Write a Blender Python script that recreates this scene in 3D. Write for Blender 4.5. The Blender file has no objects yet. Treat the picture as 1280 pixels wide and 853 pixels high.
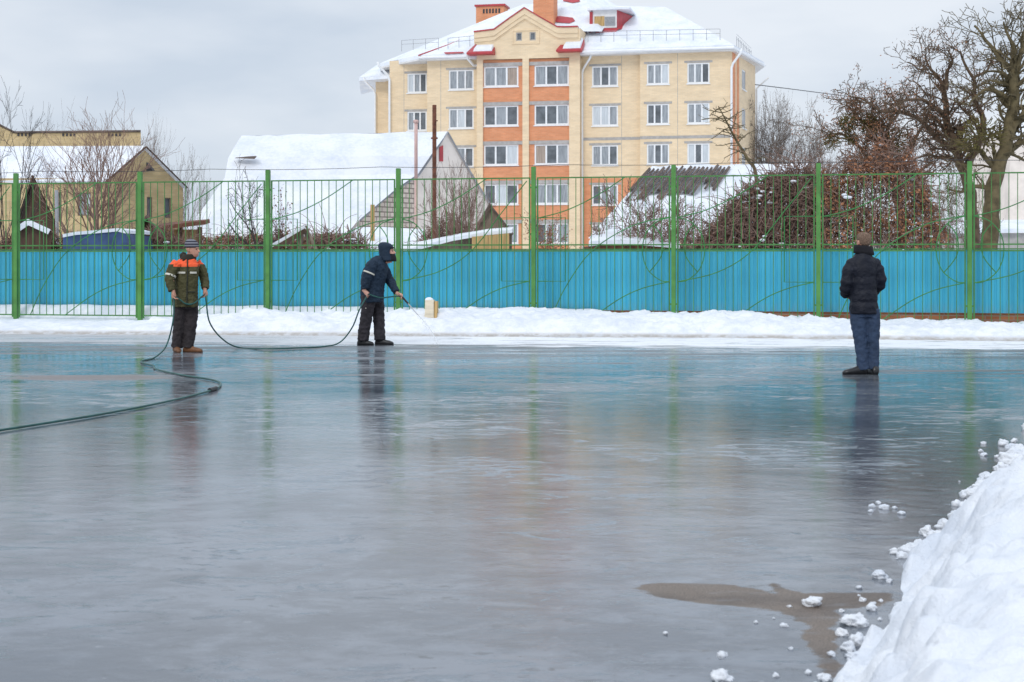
import bpy, bmesh, math, random
from mathutils import Vector, Matrix, noise
R = math.radians
scene = bpy.context.scene
C = scene.collection

# ------------------------------------------------------------------ camera
F = 1850.0; HY = 320.0; CH = 1.45
cd = bpy.data.cameras.new('camera'); cam = bpy.data.objects.new('camera', cd); C.objects.link(cam)
cam.location = (0, 0, CH); cam.rotation_euler = (R(90), 0, 0)
cd.sensor_width = 36; cd.lens = F / 1280 * 36
cd.shift_y = -(426.5 - HY) / 1280
cd.clip_start = 0.05; cd.clip_end = 3000
cd.dof.use_dof = True; cd.dof.focus_distance = 21.0; cd.dof.aperture_fstop = 6.3
scene.camera = cam

# ------------------------------------------------------------------ world, sun, exposure
w = bpy.data.worlds.new('World'); scene.world = w; w.use_nodes = True
nt = w.node_tree; nt.nodes.clear()
SUN_EL, SUN_ROT = 38, 205      # sun behind the camera, to the left, behind cloud
out = nt.nodes.new('ShaderNodeOutputWorld')
sky = nt.nodes.new('ShaderNodeTexSky'); sky.sky_type = 'NISHITA'; sky.sun_disc = False
sky.sun_elevation = R(SUN_EL); sky.sun_rotation = R(SUN_ROT)
b1 = nt.nodes.new('ShaderNodeBackground'); b1.inputs['Strength'].default_value = 0.06
nt.links.new(sky.outputs[0], b1.inputs[0])
tc = nt.nodes.new('ShaderNodeTexCoord')
mp = nt.nodes.new('ShaderNodeMapping'); mp.inputs['Scale'].default_value = (1, 1, 3.2)
nt.links.new(tc.outputs['Generated'], mp.inputs[0])
nz = nt.nodes.new('ShaderNodeTexNoise'); nz.inputs['Scale'].default_value = 4.5; nz.inputs['Detail'].default_value = 5; nz.inputs['Roughness'].default_value = .48
nt.links.new(mp.outputs[0], nz.inputs['Vector'])
cr = nt.nodes.new('ShaderNodeValToRGB')
cr.color_ramp.elements[0].position = .36; cr.color_ramp.elements[0].color = (.61, .69, .80, 1)
cr.color_ramp.elements[1].position = .66; cr.color_ramp.elements[1].color = (.82, .87, .94, 1)
nt.links.new(nz.outputs[0], cr.inputs[0])
b2 = nt.nodes.new('ShaderNodeBackground'); nt.links.new(cr.outputs[0], b2.inputs[0])
sp = nt.nodes.new('ShaderNodeSeparateXYZ'); nt.links.new(tc.outputs['Generated'], sp.inputs[0])
mr = nt.nodes.new('ShaderNodeMapRange'); mr.inputs['From Min'].default_value = .2; mr.inputs['From Max'].default_value = .95
mr.inputs['To Min'].default_value = 1.0; mr.inputs['To Max'].default_value = 1.6
nt.links.new(sp.outputs[2], mr.inputs[0]); nt.links.new(mr.outputs[0], b2.inputs['Strength'])
mx = nt.nodes.new('ShaderNodeMixShader'); mx.inputs[0].default_value = .9
nt.links.new(b1.outputs[0], mx.inputs[1]); nt.links.new(b2.outputs[0], mx.inputs[2]); nt.links.new(mx.outputs[0], out.inputs[0])
sd = bpy.data.lights.new('sun', 'SUN'); sun = bpy.data.objects.new('sun', sd); C.objects.link(sun)
sd.energy = 0.95; sd.angle = R(18); sd.color = (1, .965, .92)
sun.rotation_euler = (R(90 - SUN_EL), 0, R(180 - SUN_ROT))
vs = scene.view_settings; vs.view_transform = 'Standard'; vs.look = 'None'; vs.exposure = 0.08; vs.gamma = 1; vs.use_curve_mapping = False

# ------------------------------------------------------------------ coordinates
def P(px, py, Y): return Vector(((px - 640) / F * Y, Y, CH + (HY - py) * Y / F))
def G(px, py):                        # a point on the ice
    Y = CH * F / (py - HY); return Vector(((px - 640) / F * Y, Y, 0))
def Z(py, Y): return CH + (HY - py) * Y / F
def X(px, Y): return (px - 640) / F * Y

# ------------------------------------------------------------------ material helpers
class N:
    def __init__(s, name):
        s.m = bpy.data.materials.new(name); s.m.use_nodes = True; s.t = s.m.node_tree
        s.b = s.t.nodes['Principled BSDF']; s.tc = s.t.nodes.new('ShaderNodeTexCoord')
        s.gp = s.t.nodes.new('ShaderNodeNewGeometry').outputs['Position']
    def lk(s, a, b): s.t.links.new(a, b)
    def _in(s, sock, v):
        if hasattr(v, 'is_linked') or hasattr(v, 'links'): s.lk(v, sock)
        else: sock.default_value = v
    def math(s, op, a, b=0.0, clamp=False):
        n = s.t.nodes.new('ShaderNodeMath'); n.operation = op; n.use_clamp = clamp
        s._in(n.inputs[0], a); s._in(n.inputs[1], b); return n.outputs[0]
    def vec(s, v=None, scale=(1, 1, 1), rot=(0, 0, 0)):
        n = s.t.nodes.new('ShaderNodeMapping'); s.lk(v or s.tc.outputs['Object'], n.inputs[0])
        n.inputs['Scale'].default_value = scale; n.inputs['Rotation'].default_value = rot; return n.outputs[0]
    def noise(s, v, scale=5, detail=4, rough=.55, dist=0):
        n = s.t.nodes.new('ShaderNodeTexNoise'); s.lk(v, n.inputs['Vector'])
        n.inputs['Scale'].default_value = scale; n.inputs['Detail'].default_value = detail
        n.inputs['Roughness'].default_value = rough; n.inputs['Distortion'].default_value = dist; return n.outputs[0]
    def sep(s, v):
        n = s.t.nodes.new('ShaderNodeSeparateXYZ'); s.lk(v, n.inputs[0]); return n.outputs
    def rng(s, v, a, b, c=0, d=1, smooth=True):
        n = s.t.nodes.new('ShaderNodeMapRange'); n.interpolation_type = 'SMOOTHSTEP' if smooth else 'LINEAR'
        s._in(n.inputs[0], v)
        for i, q in enumerate((a, b, c, d)): s._in(n.inputs[i + 1], q)
        return n.outputs[0]
    def mix(s, f, a, b):
        n = s.t.nodes.new('ShaderNodeMix'); n.data_type = 'RGBA'; s._in(n.inputs[0], f)
        for k, q in ((6, a), (7, b)):
            if isinstance(q, tuple): n.inputs[k].default_value = (*q[:3], 1)
            else: s.lk(q, n.inputs[k])
        return n.outputs[2]
    def bump(s, h, strength=.3, dist=.02, prev=None):
        n = s.t.nodes.new('ShaderNodeBump'); n.inputs['Strength'].default_value = strength; n.inputs['Distance'].default_value = dist
        s.lk(h, n.inputs['Height'])
        if prev is not None: s.lk(prev, n.inputs['Normal'])
        s.lk(n.outputs[0], s.b.inputs['Normal']); return n.outputs[0]
    def set(s, **k):
        for a, v in k.items():
            a = {'col': 'Base Color', 'rough': 'Roughness', 'metal': 'Metallic', 'ior': 'IOR', 'spec': 'Specular IOR Level'}.get(a, a)
            if isinstance(v, tuple): v = (*v[:3], 1)
            s._in(s.b.inputs[a], v)
        return s

def simple(name, col, rough=.6, var=.18, scale=6, metal=0, bump=0, bscale=40, spec=.5, stretch=(1, 1, 1)):
    n = N(name); v = n.vec(scale=stretch)
    f = n.noise(v, scale, 5, .6)
    n.set(col=n.mix(n.rng(f, .3, .7), tuple(c * (1 - var) for c in col), tuple(min(1, c * (1 + var)) for c in col)), rough=rough, metal=metal, spec=spec)
    if bump: n.bump(n.noise(v, bscale, 4, .6), bump, .02)
    return n.m

def brick(name, c1, c2, mortar, rot=0, sc=1.0, rough=.8, dirt=.12):
    n = N(name)
    sx = n.sep(n.tc.outputs['Object'])
    comb = n.t.nodes.new('ShaderNodeCombineXYZ'); n.lk(n.math('ADD', sx[0], n.math('MULTIPLY', sx[1], .83)), comb.inputs[0]); n.lk(sx[2], comb.inputs[1])
    b = n.t.nodes.new('ShaderNodeTexBrick'); n.lk(comb.outputs[0], b.inputs['Vector'])
    b.inputs['Color1'].default_value = (*c1, 1); b.inputs['Color2'].default_value = (*c2, 1); b.inputs['Mortar'].default_value = (*mortar, 1)
    b.inputs['Scale'].default_value = 1; b.inputs['Brick Width'].default_value = .26 * sc; b.inputs['Row Height'].default_value = .078 * sc
    b.inputs['Mortar Size'].default_value = .009 * sc; b.inputs['Mortar Smooth'].default_value = .3
    f = n.noise(n.vec(scale=(.5, .5, 1.6)), 1.6, 5, .65)
    f2 = n.noise(n.vec(scale=(1, 1, 9)), .9, 3, .6)
    ff = n.math('MULTIPLY', n.rng(f, .3, .75, 1 - dirt, 1.06), n.rng(f2, .3, .7, 1 - dirt * .35, 1.02))
    h = n.t.nodes.new('ShaderNodeVectorMath'); h.operation = 'SCALE'; n.lk(b.outputs['Color'], h.inputs[0]); n.lk(ff, h.inputs['Scale'])
    n.lk(h.outputs[0], n.b.inputs['Base Color']); n.set(rough=rough, spec=.25)
    return n.m

def snow_mat():
    n = N('snow'); v = n.gp
    f = n.noise(v, .9, 4, .5); g = n.noise(v, 7, 5, .6)
    n.set(col=n.mix(n.rng(n.math('ADD', n.math('MULTIPLY', f, .6), n.math('MULTIPLY', g, .4)), .32, .62), (.68, .725, .80), (.84, .86, .895)), rough=.75, spec=.25)
    a = n.bump(n.noise(v, 11, 6, .68), .6, .05); n.bump(n.noise(v, 90, 4, .75), .5, .008, a)
    return n.m
SNOW = snow_mat()
def bank_mat():                                  # old ploughed snow: greyer and dirtier where it meets the ice
    n = N('ploughed_snow'); v = n.gp
    f = n.noise(v, 1.3, 5, .6); g = n.noise(v, 6, 5, .65)
    z = n.sep(v)[2]
    low = n.math('MULTIPLY', n.rng(z, .015, .09, 1, 0), n.rng(g, .35, .6, .45, 1))
    c = n.mix(n.rng(n.math('ADD', n.math('MULTIPLY', f, .5), n.math('MULTIPLY', g, .5)), .35, .62), (.68, .72, .785), (.86, .875, .90))
    n.set(col=n.mix(low, c, (.42, .39, .36)), rough=.8, spec=.2)
    a = n.bump(n.noise(v, 8, 6, .65), .6, .06); n.bump(n.noise(v, 45, 4, .7), .35, .012, a)
    return n.m
BANK = bank_mat()

def ice_mat():
    n = N('wet_ice'); v = n.gp; s = n.sep(v)
    st = n.vec(v, scale=(.75, 1, 1), rot=(0, 0, R(6))); st2 = n.vec(v, scale=(.16, 1, 1)); st3 = n.vec(v, scale=(.7, 1, 1), rot=(0, 0, R(12)))
    big = n.noise(st, .42, 5, .55, .6); mid = n.noise(st, 1.9, 7, .62, .9); fine = n.noise(st3, 8, 7, .7, .6)
    fr = n.math('ADD', n.math('ADD', n.math('MULTIPLY', big, .40), n.math('MULTIPLY', mid, .35)), n.math('MULTIPLY', fine, .25))
    frost = n.rng(fr, .44, .57)
    col = n.mix(frost, (.082, .094, .113), (.165, .185, .216))
    # whitish scuffs and refrozen slush
    sc = n.rng(n.math('ADD', n.math('MULTIPLY', n.noise(n.vec(v, scale=(.42, 1, 1), rot=(0, 0, R(-7))), 4.2, 9, .76, 1.6), .62), n.math('MULTIPLY', big, .38)), .545, .635)
    col = n.mix(n.math('MULTIPLY', sc, .45), col, (.44, .47, .51))
    right = n.rng(s[0], .5, 3.5)
    spk = n.rng(n.noise(n.vec(v, scale=(.6, 1, 1)), 17, 4, .6), .66, .74)
    col = n.mix(n.math('MULTIPLY', spk, n.math('ADD', .20, n.math('MULTIPLY', right, .6))), col, (.55, .58, .61))
    # thin wet ice over dark asphalt towards the right
    col = n.mix(n.math('MULTIPLY', n.rng(n.math('ADD', s[0], n.math('MULTIPLY', mid, 4)), 3.6, 7), .6), col, (.045, .055, .062))
    # dull asphalt showing through near the far edge
    far = n.math('MULTIPLY', n.rng(n.math('ADD', s[1], n.math('MULTIPLY', s[0], .10)), 20.8, 22.6), n.rng(n.noise(st2, 1.6, 6, .65, .5), .46, .53))
    far2 = n.math('MULTIPLY', n.rng(s[1], 16, 18.5), n.rng(n.noise(st2, 1.5, 6, .65, .6), .565, .61))
    dry = n.math('MAXIMUM', far, far2)
    col = n.mix(n.math('MULTIPLY', dry, .85), col, (.075, .073, .074))
    # frosted film that dulls the mirror over most of the far half
    ff = n.math('MULTIPLY', n.rng(s[1], 12.5, 18), n.rng(n.math('ADD', n.math('MULTIPLY', n.noise(n.vec(v, scale=(.22, 1, 1)), 1.5, 7, .68, .5), .75), n.math('MULTIPLY', fine, .25)), .44, .535))
    ff = n.math('MULTIPLY', ff, n.rng(s[0], 2, 7, 1, .45))
    col = n.mix(n.math('MULTIPLY', ff, .75), col, (.19, .205, .23))
    # flat wet snow along the foot of the bank, wider to the right
    edge = n.math('ADD', n.math('ADD', s[1], n.math('MULTIPLY', s[0], .12)), n.math('MULTIPLY', n.math('SUBTRACT', n.noise(st2, 2.6, 6, .65, .6), .5), 3.4))
    sm = n.rng(edge, 23.7, 24.1)
    hole = n.rng(n.noise(st2, 4, 6, .65), .56, .62)
    lft = n.rng(s[0], -6, 0, .45, 1)
    sm = n.math('MULTIPLY', n.math('MULTIPLY', sm, n.math('SUBTRACT', 1, n.math('MULTIPLY', hole, .8))), lft)
    col = n.mix(sm, col, (.80, .82, .85))
    # dark pits and short wandering cracks
    pit = n.rng(n.noise(n.vec(v, scale=(.45, 1, 1)), 13, 5, .7), .595, .63)
    col = n.mix(n.math('MULTIPLY', n.math('MULTIPLY', pit, n.rng(mid, .47, .56)), .8), col, (.035, .04, .045))
    w1_ = n.t.nodes.new('ShaderNodeTexVoronoi'); w1_.feature = 'DISTANCE_TO_EDGE'; w1_.inputs['Scale'].default_value = .7
    wv = n.t.nodes.new('ShaderNodeVectorMath'); wv.operation = 'ADD'; nn_ = n.t.nodes.new('ShaderNodeTexNoise'); n.lk(v, nn_.inputs['Vector']); nn_.inputs['Scale'].default_value = 2.1; nn_.inputs['Detail'].default_value = 8; nn_.inputs['Roughness'].default_value = .7
    n.lk(v, wv.inputs[0]); n.lk(nn_.outputs['Color'], wv.inputs[1]); n.lk(wv.outputs[0], w1_.inputs['Vector'])
    crk = n.math('MULTIPLY', n.rng(w1_.outputs['Distance'], .0, .02, 1, 0), n.math('MULTIPLY', n.rng(n.noise(st, 1.3, 5), .50, .6), n.rng(n.noise(v, 9, 4), .42, .58)))
    col = n.mix(n.math('MULTIPLY', crk, .5), col, (.05, .055, .06))
    # rusty stain where old ice is thin, far left
    ex = n.math('POWER', n.math('ABSOLUTE', n.math('DIVIDE', n.math('ADD', s[0], 5.0), 1.05)), 2.0); ey = n.math('POWER', n.math('ABSOLUTE', n.math('DIVIDE', n.math('SUBTRACT', s[1], 17.6), .42)), 2.0)
    stn = n.rng(n.math('ADD', n.math('ADD', ex, ey), n.math('MULTIPLY', n.math('SUBTRACT', fine, .5), 3.0)), .55, 1.1, 1, 0)
    col = n.mix(n.math('MULTIPLY', stn, .8), col, (.16, .115, .10)); dry = n.math('MAXIMUM', dry, n.math('MULTIPLY', stn, .7))
    # ground asphalt left bare
    at = n.t.nodes.new('ShaderNodeAttribute'); at.attribute_name = 'bare'
    bn_ = n.math('ADD', at.outputs['Fac'], n.math('MULTIPLY', n.math('SUBTRACT', n.noise(n.vec(v, scale=(.5, 1, 1)), 7, 8, .7), .5), .20))
    bare = n.rng(bn_, -.014, .010); grit = n.noise(v, 110, 3, .65)
    film = n.math('MULTIPLY', n.rng(n.noise(n.vec(v, scale=(.4, 1, 1)), 6, 6, .7), .54, .66), .30)
    bare = n.math('MULTIPLY', bare, n.math('SUBTRACT', 1, film))
    wetb = n.rng(n.noise(v, 3, 4), .42, .6)
    col = n.mix(bare, col, n.mix(n.rng(grit, .36, .64), n.mix(wetb, (.060, .043, .032), (.095, .070, .052)), n.mix(wetb, (.145, .11, .085), (.21, .165, .13))))
    n.lk(col, n.b.inputs['Base Color'])
    gl = n.rng(n.math('ADD', n.math('MULTIPLY', mid, .5), n.math('MULTIPLY', fine, .5)), .42, .60, .02, .095)
    rough = n.math('ADD', gl, n.math('MULTIPLY', sc, .14))
    rough = n.math('ADD', rough, n.math('MULTIPLY', bare, .5))
    rough = n.math('ADD', rough, n.math('MULTIPLY', ff, .12))
    rough = n.math('ADD', rough, n.math('MULTIPLY', dry, .30))
    rough = n.math('ADD', rough, n.math('MULTIPLY', sm, .45), clamp=True)
    n.lk(rough, n.b.inputs['Roughness'])
    n.set(ior=1.60)
    a = n.bump(n.noise(n.vec(v, scale=(.45, 1, 1)), 2.6, 4, .6, .3), .085, .03)
    b = n.bump(fine, .17, .009, a)
    c = n.bump(n.noise(n.vec(v, scale=(.6, 1, 1)), 34, 4, .65), .16, .003, b)
    d = n.bump(sc, .35, .006, c)
    n.bump(grit, .0, .003, d)
    return n.m
ICE = ice_mat()

def asphalt_mat():
    n = N('bare_asphalt'); v = n.gp
    f = n.noise(v, 120, 3, .6); g = n.noise(v, 4, 5, .6)
    n.set(col=n.mix(n.rng(f, .35, .65), (.12, .085, .062), (.29, .225, .175)), rough=n.rng(g, .3, .7, .45, .75), spec=.4)
    n.bump(f, .5, .004); return n.m

def sheet_mat(name, c):
    n = N(name); f = n.noise(n.vec(scale=(1.2, 1.2, .25)), 1.2, 5, .6); g = n.noise(n.vec(scale=(3, 3, 1)), 5, 5, .65)
    col = n.mix(n.rng(f, .3, .7), tuple(q * .86 for q in c), tuple(q * 1.1 for q in c))
    z = n.sep(n.gp)[2]
    col = n.mix(n.math('MULTIPLY', n.rng(z, .3, .62, 1, 0), n.rng(g, .4, .6, 0, .35)), col, (.30, .33, .33))
    oi = n.t.nodes.new('ShaderNodeObjectInfo'); streak = n.noise(n.vec(scale=(9, 9, .35)), 1.6, 6, .7)
    col = n.mix(n.rng(streak, .50, .72, 0, .30), col, (.16, .42, .52)); col = n.mix(n.rng(oi.outputs['Random'], 0, 1, 0, .13, False), col, (.02, .25, .42))
    n.set(col=col, rough=n.rng(g, .3, .7, .38, .6), spec=.35); n.bump(n.noise(n.vec(scale=(1, 1, .6)), 3.0, 3), .35, .03); return n.m

def zoned(name, base, zones, rough=.75, puff=(14, .4), var=.12):     # cloth with coloured bands cut into it by height
    n = N(name); s = n.sep(n.tc.outputs['Object'])
    f = n.noise(n.tc.outputs['Object'], 9, 5, .6)
    col = n.mix(n.rng(f, .3, .7), tuple(c * (1 - var) for c in base), tuple(c * (1 + var) for c in base))
    for (z0, z1, x0, x1, c) in zones:
        m = n.math('MULTIPLY', n.math('GREATER_THAN', s[2], z0), n.math('LESS_THAN', s[2], z1))
        m = n.math('MULTIPLY', m, n.math('MULTIPLY', n.math('GREATER_THAN', s[0], x0), n.math('LESS_THAN', s[0], x1)))
        col = n.mix(m, col, c)
    n.lk(col, n.b.inputs['Base Color']); n.set(rough=rough, spec=.3)
    a = n.bump(n.noise(n.vec(scale=(1, 1, 1.6)), puff[0], 3, .5, .5), puff[1], .03)
    return n.m

M = {}
M['fence_green'] = simple('green_enamel', (.075, .235, .05), .45, .22, 3, bump=.1)
M['bar_green'] = simple('bar_green_enamel', (.055, .20, .045), .45, .22, 3)
M['bark_brown'] = simple('brown_bark', (.125, .085, .055), .95, .35, 6)
M['scroll_green'] = simple('dark_green_enamel', (.035, .20, .045), .45, .22, 3)
M['blue'] = sheet_mat('blue_sheet', (.065, .45, .64))
M['plinth'] = brick('plinth_brick', (.42, .16, .07), (.33, .12, .055), (.3, .24, .2), dirt=.3)
M['yellow_brick'] = brick('yellow_brick', (.83, .655, .44), (.77, .595, .385), (.72, .59, .43), sc=1.25, dirt=.07)
M['orange_brick'] = brick('orange_brick', (.74, .31, .16), (.66, .26, .125), (.66, .36, .22), sc=1.25, dirt=.1)
M['house_brick'] = brick('ochre_brick', (.66, .50, .27), (.58, .43, .22), (.55, .44, .27), sc=1.2, dirt=.2)
M['pink_block'] = brick('pale_block', (.74, .64, .55), (.68, .58, .49), (.27, .22, .19), sc=2.1, dirt=.2)
for _n in M['pink_block'].node_tree.nodes:
    if _n.type == 'TEX_BRICK': _n.inputs['Mortar Size'].default_value = .030; _n.inputs['Brick Width'].default_value = .42; _n.inputs['Row Height'].default_value = .20
M['pink_wall'] = simple('pale_render', (.78, .70, .63), .9, .1, 1.2)
M['white_trim'] = simple('white_plastic', (.82, .83, .84), .4, .04, 3)
M['concrete'] = simple('grey_concrete', (.40, .38, .36), .85, .15, 4)
M['soffit'] = simple('soffit_white', (.72, .71, .70), .7, .06, 3)
M['red_metal'] = simple('red_roof_metal', (.42, .035, .045), .45, .15, 3)
M['rail'] = simple('galvanised_rail', (.32, .33, .35), .5, .1, 5)
M['dark'] = simple('dark_opening', (.03, .03, .035), .5, .2, 4)
M['glass_dark'] = simple('glass_dark_room', (.13, .145, .16), .06, .35, 1.6)
M['glass_mid'] = simple('glass_net_curtain', (.30, .325, .35), .12, .25, 2.5, stretch=(6, 6, .6))
M['glass_light'] = simple('glass_white_curtain', (.56, .60, .63), .15, .12, 2.5, stretch=(8, 8, .5))
M['glass_warm'] = simple('glass_beige_curtain', (.36, .29, .24), .15, .2, 2.5, stretch=(8, 8, .5))
M['rust'] = simple('rusty_steel', (.16, .06, .035), .85, .35, 8, bump=.3)
M['pink_pipe'] = simple('pale_pink_pipe', (.62, .42, .38), .7, .12, 4)
M['old_wood'] = simple('weathered_boards', (.21, .165, .12), .9, .35, 2.5, stretch=(7, 7, .5), bump=.3)
M['dark_wood'] = simple('dark_brown_boards', (.085, .05, .032), .9, .4, 2, stretch=(7, 7, .5), bump=.3)
M['fresh_wood'] = simple('bare_plywood', (.72, .63, .48), .7, .18, 3, stretch=(1, 1, 4))
M['yellow_wood'] = simple('yellow_boards', (.47, .31, .13), .85, .3, 2, stretch=(7, 7, .5))
M['slate'] = simple('brown_asbestos_sheet', (.13, .10, .085), .9, .35, 3)
M['tarp'] = simple('blue_tarpaulin', (.030, .065, .16), .6, .35, 2, bump=.4, bscale=6)
M['bark_dark'] = simple('dark_bark', (.050, .040, .036), .95, .35, 7)
M['bark_grey'] = simple('grey_bark', (.155, .125, .105), .95, .3, 7)
M['bark_red'] = simple('reddish_twigs', (.22, .14, .11), .95, .35, 5)
M['bark_moss'] = simple('mossy_bark', (.125, .098, .05), .95, .4, 4)
M['leaf_rust'] = simple('rust_leaf', (.29, .13, .065), .9, .5, 9)
M['leaf_olive'] = simple('olive_leaf', (.13, .11, .03), .9, .45, 9)
M['leaf_brown'] = simple('brown_leaf', (.18, .095, .07), .9, .5, 9)
M['cable'] = simple('black_cable', (.04, .04, .045), .7)

# ------------------------------------------------------------------ mesh builder and scene tree
class MB:
    def __init__(s): s.v = []; s.f = []; s.mi = []; s.m = 0
    def quad(s, *p):
        i = len(s.v); s.v += [tuple(q) for q in p]; s.f.append(tuple(range(i, i + len(p)))); s.mi.append(s.m)
    def box(s, a, b):
        (x0, y0, z0), (x1, y1, z1) = a, b
        s.hexa([(x0, y0, z0), (x1, y0, z0), (x1, y1, z0), (x0, y1, z0)], [(x0, y0, z1), (x1, y0, z1), (x1, y1, z1), (x0, y1, z1)])
    def hexa(s, lo, hi):
        n = len(lo); i = len(s.v); s.v += [tuple(q) for q in lo] + [tuple(q) for q in hi]
        s.f.append(tuple(i + k for k in reversed(range(n)))); s.f.append(tuple(i + n + k for k in range(n)))
        for k in range(n): s.f.append((i + k, i + (k + 1) % n, i + n + (k + 1) % n, i + n + k))
        s.mi += [s.m] * (n + 2)
    def slab(s, pts, t):               # a polygon given thickness along its normal (downwards)
        pts = [Vector(p) for p in pts]; nrm = (pts[1] - pts[0]).cross(pts[2] - pts[0]).normalized()
        if nrm.z < 0: nrm = -nrm
        s.hexa([p - nrm * t for p in pts], pts)
    def tube(s, pts, rad, n=6, cap=True):
        pts = [Vector(p) for p in pts]
        if not isinstance(rad, (list, tuple)): rad = [rad] * len(pts)
        base = len(s.v); up = None
        for k, p in enumerate(pts):
            d = (pts[min(k + 1, len(pts) - 1)] - pts[max(k - 1, 0)])
            if d.length < 1e-9: d = Vector((0, 0, 1))
            d.normalize()
            if up is None:
                up = Vector((0, 0, 1)) if abs(d.z) < .8 else Vector((1, 0, 0))
            a = d.cross(up).normalized(); b = a.cross(d); up = b
            for j in range(n):
                t = 2 * math.pi * j / n; s.v.append(tuple(p + (a * math.cos(t) + b * math.sin(t)) * rad[k]))
        for k in range(len(pts) - 1):
            for j in range(n):
                a = base + k * n + j; b = base + k * n + (j + 1) % n
                s.f.append((a, b, b + n, a + n)); s.mi.append(s.m)
        if cap:
            s.f.append(tuple(base + j for j in reversed(range(n)))); s.f.append(tuple(base + (len(pts) - 1) * n + j for j in range(n))); s.mi += [s.m] * 2
    def loft(s, secs, n=20):           # secs: (x,y,z, rx, ry, yaw[, tilt])
        base = len(s.v)
        for q in secs:
            x, y, z, rx, ry, yaw = q[:6]; c, sn = math.cos(yaw), math.sin(yaw)
            tx = q[6] if len(q) > 6 else 0
            for j in range(n):
                t = 2 * math.pi * j / n; a = rx * math.cos(t); b = ry * math.sin(t)
                X_ = a * c - b * sn; Y_ = a * sn + b * c
                s.v.append((x + X_, y + Y_, z + tx * X_))
        m = len(secs)
        for k in range(m - 1):
            for j in range(n):
                a = base + k * n + j; b = base + k * n + (j + 1) % n
                s.f.append((a, b, b + n, a + n)); s.mi.append(s.m)
        s.f.append(tuple(base + j for j in reversed(range(n)))); s.f.append(tuple(base + (m - 1) * n + j for j in range(n))); s.mi += [s.m] * 2
    def ball(s, c, r, n=8, sc=(1, 1, 1), yaw=0):
        secs = []
        for k in range(n + 1):
            t = -math.pi / 2 + math.pi * k / n; rr = max(.02, math.cos(t)) * r
            secs.append((c[0], c[1], c[2] + math.sin(t) * r * sc[2], rr * sc[0], rr * sc[1], yaw))
        s.loft(secs, n * 2)
    def build(s, name, mats, parent=None, world=True, smooth=False):
        me = bpy.data.meshes.new(name)
        vv = s.v
        if parent is not None and world:
            mi = ROOTM[parent.name].inverted(); vv = [tuple(mi @ Vector(q)) for q in s.v]
        me.from_pydata(vv, [], s.f)
        if not isinstance(mats, (list, tuple)): mats = [mats]
        for m in mats: me.materials.append(m)
        if len(mats) > 1: me.polygons.foreach_set('material_index', s.mi)
        if smooth: me.polygons.foreach_set('use_smooth', [True] * len(s.f))
        me.update()
        o = bpy.data.objects.new(name, me); C.objects.link(o)
        if parent is not None: o.parent = parent; ROOTM[o.name] = ROOTM[parent.name]
        return o
ROOTM = {}
def tag(o, label, cat, group=None, kind=None):
    o['label'] = label; o['category'] = cat
    if group: o['group'] = group
    if kind: o['kind'] = kind
    return o
def thing(name, label, cat, loc=(0, 0, 0), rz=0, group=None):
    o = bpy.data.objects.new(name, None); C.objects.link(o); o.location = loc; o.rotation_euler = (0, 0, rz); o.empty_display_size = .3
    ROOTM[o.name] = Matrix.Translation(loc) @ Matrix.Rotation(rz, 4, 'Z')
    return tag(o, label, cat, group)
def struct(name, mb, mat, smooth=False):
    o = mb.build(name, mat, smooth=smooth); o['kind'] = 'structure'; return o
def sm(t): t = max(0, min(1, t)); return t * t * (3 - 2 * t)
def lerp_tab(tab, x):
    if x <= tab[0][0]: return tab[0][1]
    for (a, b), (c, d) in zip(tab, tab[1:]):
        if x <= c: return b + (d - b) * (x - a) / (c - a)
    return tab[-1][1]
def spline(pts, k=8):
    pts = [Vector(p) for p in pts]; q = [pts[0]] + pts + [pts[-1]]; o = []
    for i in range(1, len(q) - 2):
        a, b, c, d = q[i - 1:i + 3]
        for j in range(k):
            t = j / k; o.append(.5 * ((2 * b) + (c - a) * t + (2 * a - 5 * b + 4 * c - d) * t * t + (3 * b - a - 3 * c + d) * t ** 3))
    o.append(pts[-1]); return o
def wall(mb, O, u, v, s0, s1, z0, z1, ops=(), depth=.12):
    """front face with real openings and their reveals; O origin, u along, v inward"""
    O = Vector(O); u = Vector(u); v = Vector(v)
    def q(s, z, d=0): p = O + u * s + v * d; return (p.x, p.y, z)
    ss = sorted({s0, s1, *[a for o in ops for a in (o[0], o[1])]}); zs = sorted({z0, z1, *[a for o in ops for a in (o[2], o[3])]})
    for a, b in zip(ss, ss[1:]):
        for c, d in zip(zs, zs[1:]):
            cs, cz = (a + b) / 2, (c + d) / 2
            if any(o[0] < cs < o[1] and o[2] < cz < o[3] for o in ops): continue
            mb.quad(q(a, c), q(b, c), q(b, d), q(a, d))
    for (a, b, c, d) in ops:
        mb.quad(q(a, c), q(a, c, depth), q(a, d, depth), q(a, d)); mb.quad(q(b, c), q(b, d), q(b, d, depth), q(b, c, depth))
        mb.quad(q(a, c), q(b, c), q(b, c, depth), q(a, c, depth)); mb.quad(q(a, d), q(a, d, depth), q(b, d, depth), q(b, d))

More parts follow.
